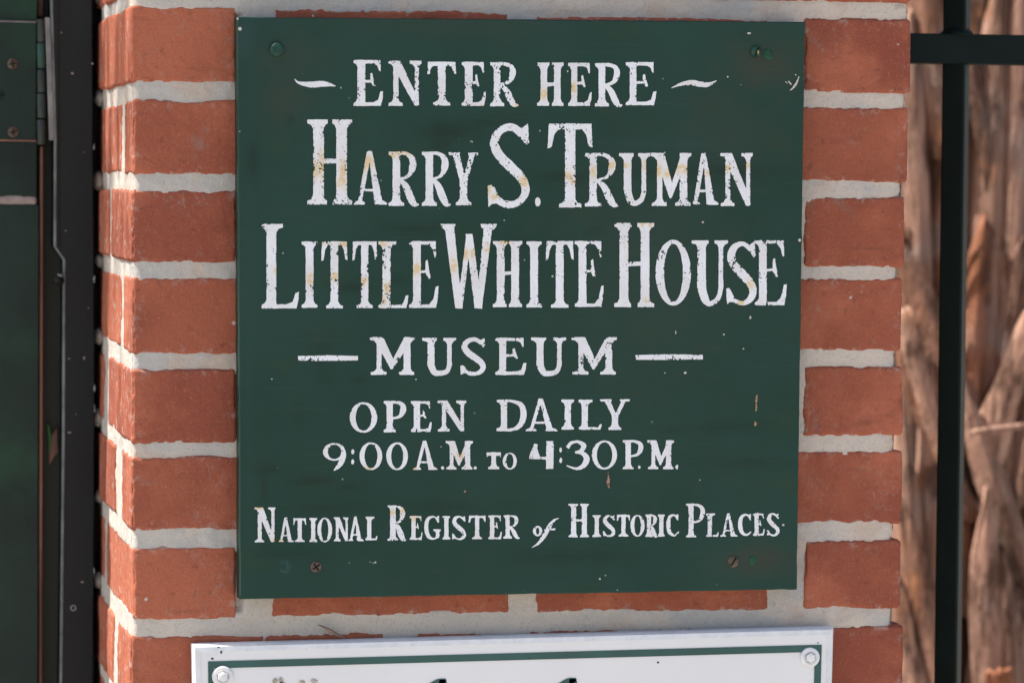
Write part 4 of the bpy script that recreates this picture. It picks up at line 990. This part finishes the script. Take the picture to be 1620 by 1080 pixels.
KEY = [  # root -> tip in photo pixels, width px, tone, rust, lift, cut tip
 # the lower layer: long upright strips, toned dark to paint in crevice shade
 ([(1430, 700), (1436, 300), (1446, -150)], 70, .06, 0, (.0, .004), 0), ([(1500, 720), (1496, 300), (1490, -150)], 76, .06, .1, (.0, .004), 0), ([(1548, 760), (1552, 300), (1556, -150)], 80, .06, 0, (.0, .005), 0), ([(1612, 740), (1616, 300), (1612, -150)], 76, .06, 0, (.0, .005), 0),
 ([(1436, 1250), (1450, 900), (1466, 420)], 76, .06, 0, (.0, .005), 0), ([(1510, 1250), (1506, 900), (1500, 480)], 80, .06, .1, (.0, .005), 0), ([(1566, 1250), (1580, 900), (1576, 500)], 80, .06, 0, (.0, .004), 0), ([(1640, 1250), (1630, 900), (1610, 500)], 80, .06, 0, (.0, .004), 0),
 # the upper layer
 ([(1474, 640), (1458, 330), (1448, 20)], 44, .88, 0, (.006, .022), 0), ([(1500, 250), (1474, 60), (1452, -120)], 52, .6, .1, (.010, .03), 0), ([(1440, 260), (1440, 60), (1448, -90)], 36, .7, 0, (.004, .014), 0),
 ([(1560, 720), (1486, 540), (1416, 360)], 60, .62, .12, (.010, .026), 0), ([(1500, 740), (1462, 620), (1432, 490)], 26, 1., 0, (.018, .036), 1), ([(1530, 820), (1474, 660), (1430, 520)], 36, .5, .2, (.010, .024), 0),  # the narrow palest strip is a sun spot painted by tone
 ([(1450, 1200), (1448, 940), (1430, 620)], 46, .75, 0, (.010, .03), 0), ([(1480, 1080), (1480, 820), (1472, 560)], 36, .88, 0, (.008, .02), 0), ([(1520, 1200), (1466, 980), (1424, 780)], 50, .55, .1, (.014, .036), 0), ([(1476, 1200), (1446, 1050), (1420, 900)], 34, .66, 0, (.018, .03), 0),
 ([(1560, 640), (1568, 300), (1574, -60)], 60, .66, 0, (.006, .018), 0), ([(1592, 560), (1598, 240), (1606, -120)], 38, .82, 0, (.010, .024), 0), ([(1620, 520), (1560, 260), (1530, 60)], 26, .25, 0, (.008, .014), 0), ([(1636, 560), (1632, 240), (1622, -120)], 40, .42, 0, (.006, .016), 0),  # the thin dark diagonal strip is a shadow painted by tone
 ([(1526, 720), (1540, 540), (1550, 340)], 48, .42, .4, (.008, .016), 0), ([(1582, 720), (1590, 540), (1602, 380)], 44, .55, .0, (.010, .018), 0), ([(1548, 730), (1578, 600), (1612, 488)], 48, .95, 0, (.022, .05), 1), ([(1606, 800), (1628, 620), (1660, 440)], 46, .48, 0, (.012, .024), 0),
 ([(1680, 1040), (1590, 850), (1505, 590)], 46, .72, 0, (.018, .03), 0), ([(1556, 1220), (1554, 980), (1540, 770)], 54, .85, 0, (.014, .036), 0), ([(1590, 1220), (1608, 980), (1660, 760)], 58, .55, 0, (.006, .022), 0), ([(1552, 940), (1574, 790), (1604, 660)], 36, .4, .1, (.006, .012), 0),
 ([(1558, 1200), (1556, 1120), (1553, 1048)], 40, .4, .5, (.028, .045), 1), ([(1600, 1230), (1588, 1060), (1566, 860)], 38, .62, 0, (.016, .03), 0), ([(1530, 980), (1512, 780), (1496, 600)], 50, .35, .1, (.006, .012), 0)]
for k, (pts, w, tone, rust, lift, cut) in enumerate(KEY):
    lift = (lift[0] * 1.5, lift[1] * 1.35)
    boot(bpx(pts), w * .00062, tone, rust, lift, seed=k + 1, cut=bool(cut), thick=.011)
rg = random.Random(33)
for k in range(12):                            # frayed fibres between the leaf bases
    x, y = rg.uniform(1425, 1620), rg.uniform(-20, 1060); dx = rg.uniform(-34, 34); L = rg.uniform(60, 190)
    boot(bpx([(x, y + L), (x + dx * .3, y + L / 2), (x + dx, y)]), rg.uniform(.003, .008), rg.choice((.02, .1, .3, .9)), rg.choice((0, 0, .25)), (.012, rg.uniform(.02, .034)), thick=.003, seed=300 + k, name='fibre')
rg = random.Random(21)
for k in range(62):                            # the rest of the trunk, mostly out of the frame
    x = pc[0] + rg.uniform(-.185, .2); z_ = rg.uniform(.1, 2.6)
    px_ok = x > P1(1640, 540, YT)[0] or x < P1(1405, 540, YT)[0] or z_ > 1.82 or z_ < 1.02
    if not px_ok: continue
    ln = rg.uniform(.14, .24); tilt = rg.choice((-1, 1)) * rg.uniform(.03, .09)
    boot([(x, z_), (x + tilt * .4, z_ + ln * .5), (x + tilt, z_ + ln)], rg.uniform(.022, .034), rg.uniform(.3, .85), 0, (.0, rg.uniform(.012, .035)), seed=100 + k)
a, b_ = P1(1534, 684, YT - .05), P1(1660, 668, YT - .05)
v, f = tube([a, a * .93 + b_ * .07, a * .8 + b_ * .2, (a + b_) / 2, b_], [.0006, .0030, .0036, .0032, .0034], 10)
mesh_obj('broken_stalk', v, f, MB_BOOT, palm, True, {'tone': np.full(len(v), .95), 'rust': np.zeros(len(v))})

# ------------------------------------------------------------------ added unseen tree to the left, shaped to dapple the sunlight on the side of the pier
tc = np.array([XL, .10, 1.735]) + SUN * 3.0
tx, ty = tc[0] - .75, tc[1] + 1.1
tree = empty('added_dapple_tree', (tx, ty, 0), 'added leafy tree out of view, dappling the sunlight on the pier side', 'tree')
v, f = tube([(tx, ty, 0), (tx + .03, ty - .02, 1.4), (tx - .01, ty + .01, 2.9), (tx + .25, ty - .35, 3.8), (tc[0] - .05, tc[1] + .1, tc[2])], [.06, .05, .042, .024, .008], 12)
mesh_obj('trunk', v, f, simple('grey_brown_bark', (.20, .15, .11), .9, .2), tree)
rg = random.Random(5); lb = MB()
ax_up = nrm(np.cross(SUN, (0, 1, 0))); ax_up = ax_up if ax_up[2] > 0 else -ax_up
def leaf(c, sz):
    a, b2 = rg.uniform(0, 6.28), rg.uniform(-.9, .3)
    d = np.array([math.cos(a) * math.cos(b2), math.sin(a) * math.cos(b2), math.sin(b2)]); n_ = nrm(np.cross(d, (rg.uniform(-.5, .5), rg.uniform(-.5, .5), 1))); h_ = np.cross(d, n_)
    v = [c, c + d * sz * .35 + n_ * sz * .2 + h_ * sz * .04, c + d * sz * .7 + n_ * sz * .15 + h_ * sz * .03, c + d * sz - h_ * sz * .06, c + d * sz * .7 - n_ * sz * .15 + h_ * sz * .03, c + d * sz * .35 - n_ * sz * .2 + h_ * sz * .04, c + d * sz * .5]
    lb.add(v, [[0, 1, 6], [1, 2, 6], [2, 3, 6], [3, 4, 6], [4, 5, 6], [5, 0, 6]])
n_l = 0
while n_l < 240:
    o_ = np.array([rg.gauss(0, 1) for _ in range(3)]); o_ = o_ / np.linalg.norm(o_) * rg.random() ** .4
    p_ = SUN * o_[0] * .5 + np.array([0, 1., 0]) * o_[1] * .5 + ax_up * o_[2] * .145
    if vnoise(p_ / .06 + 3.3, 4) < -.15: continue
    leaf(tc + p_, rg.uniform(.03, .06)); n_l += 1
while n_l < 2300:
    o_ = np.array([rg.gauss(0, 1) for _ in range(3)]); o_ = o_ / np.linalg.norm(o_) * rg.random() ** .4
    leaf(np.array([tx - .35, ty + .1, 4.4]) + o_ * np.array([.7, .7, .6]), rg.uniform(.04, .08)); n_l += 1
lb.build('crown', simple('green_leaf', (.055, .10, .03), .5, .4, .4, 20), tree, False)
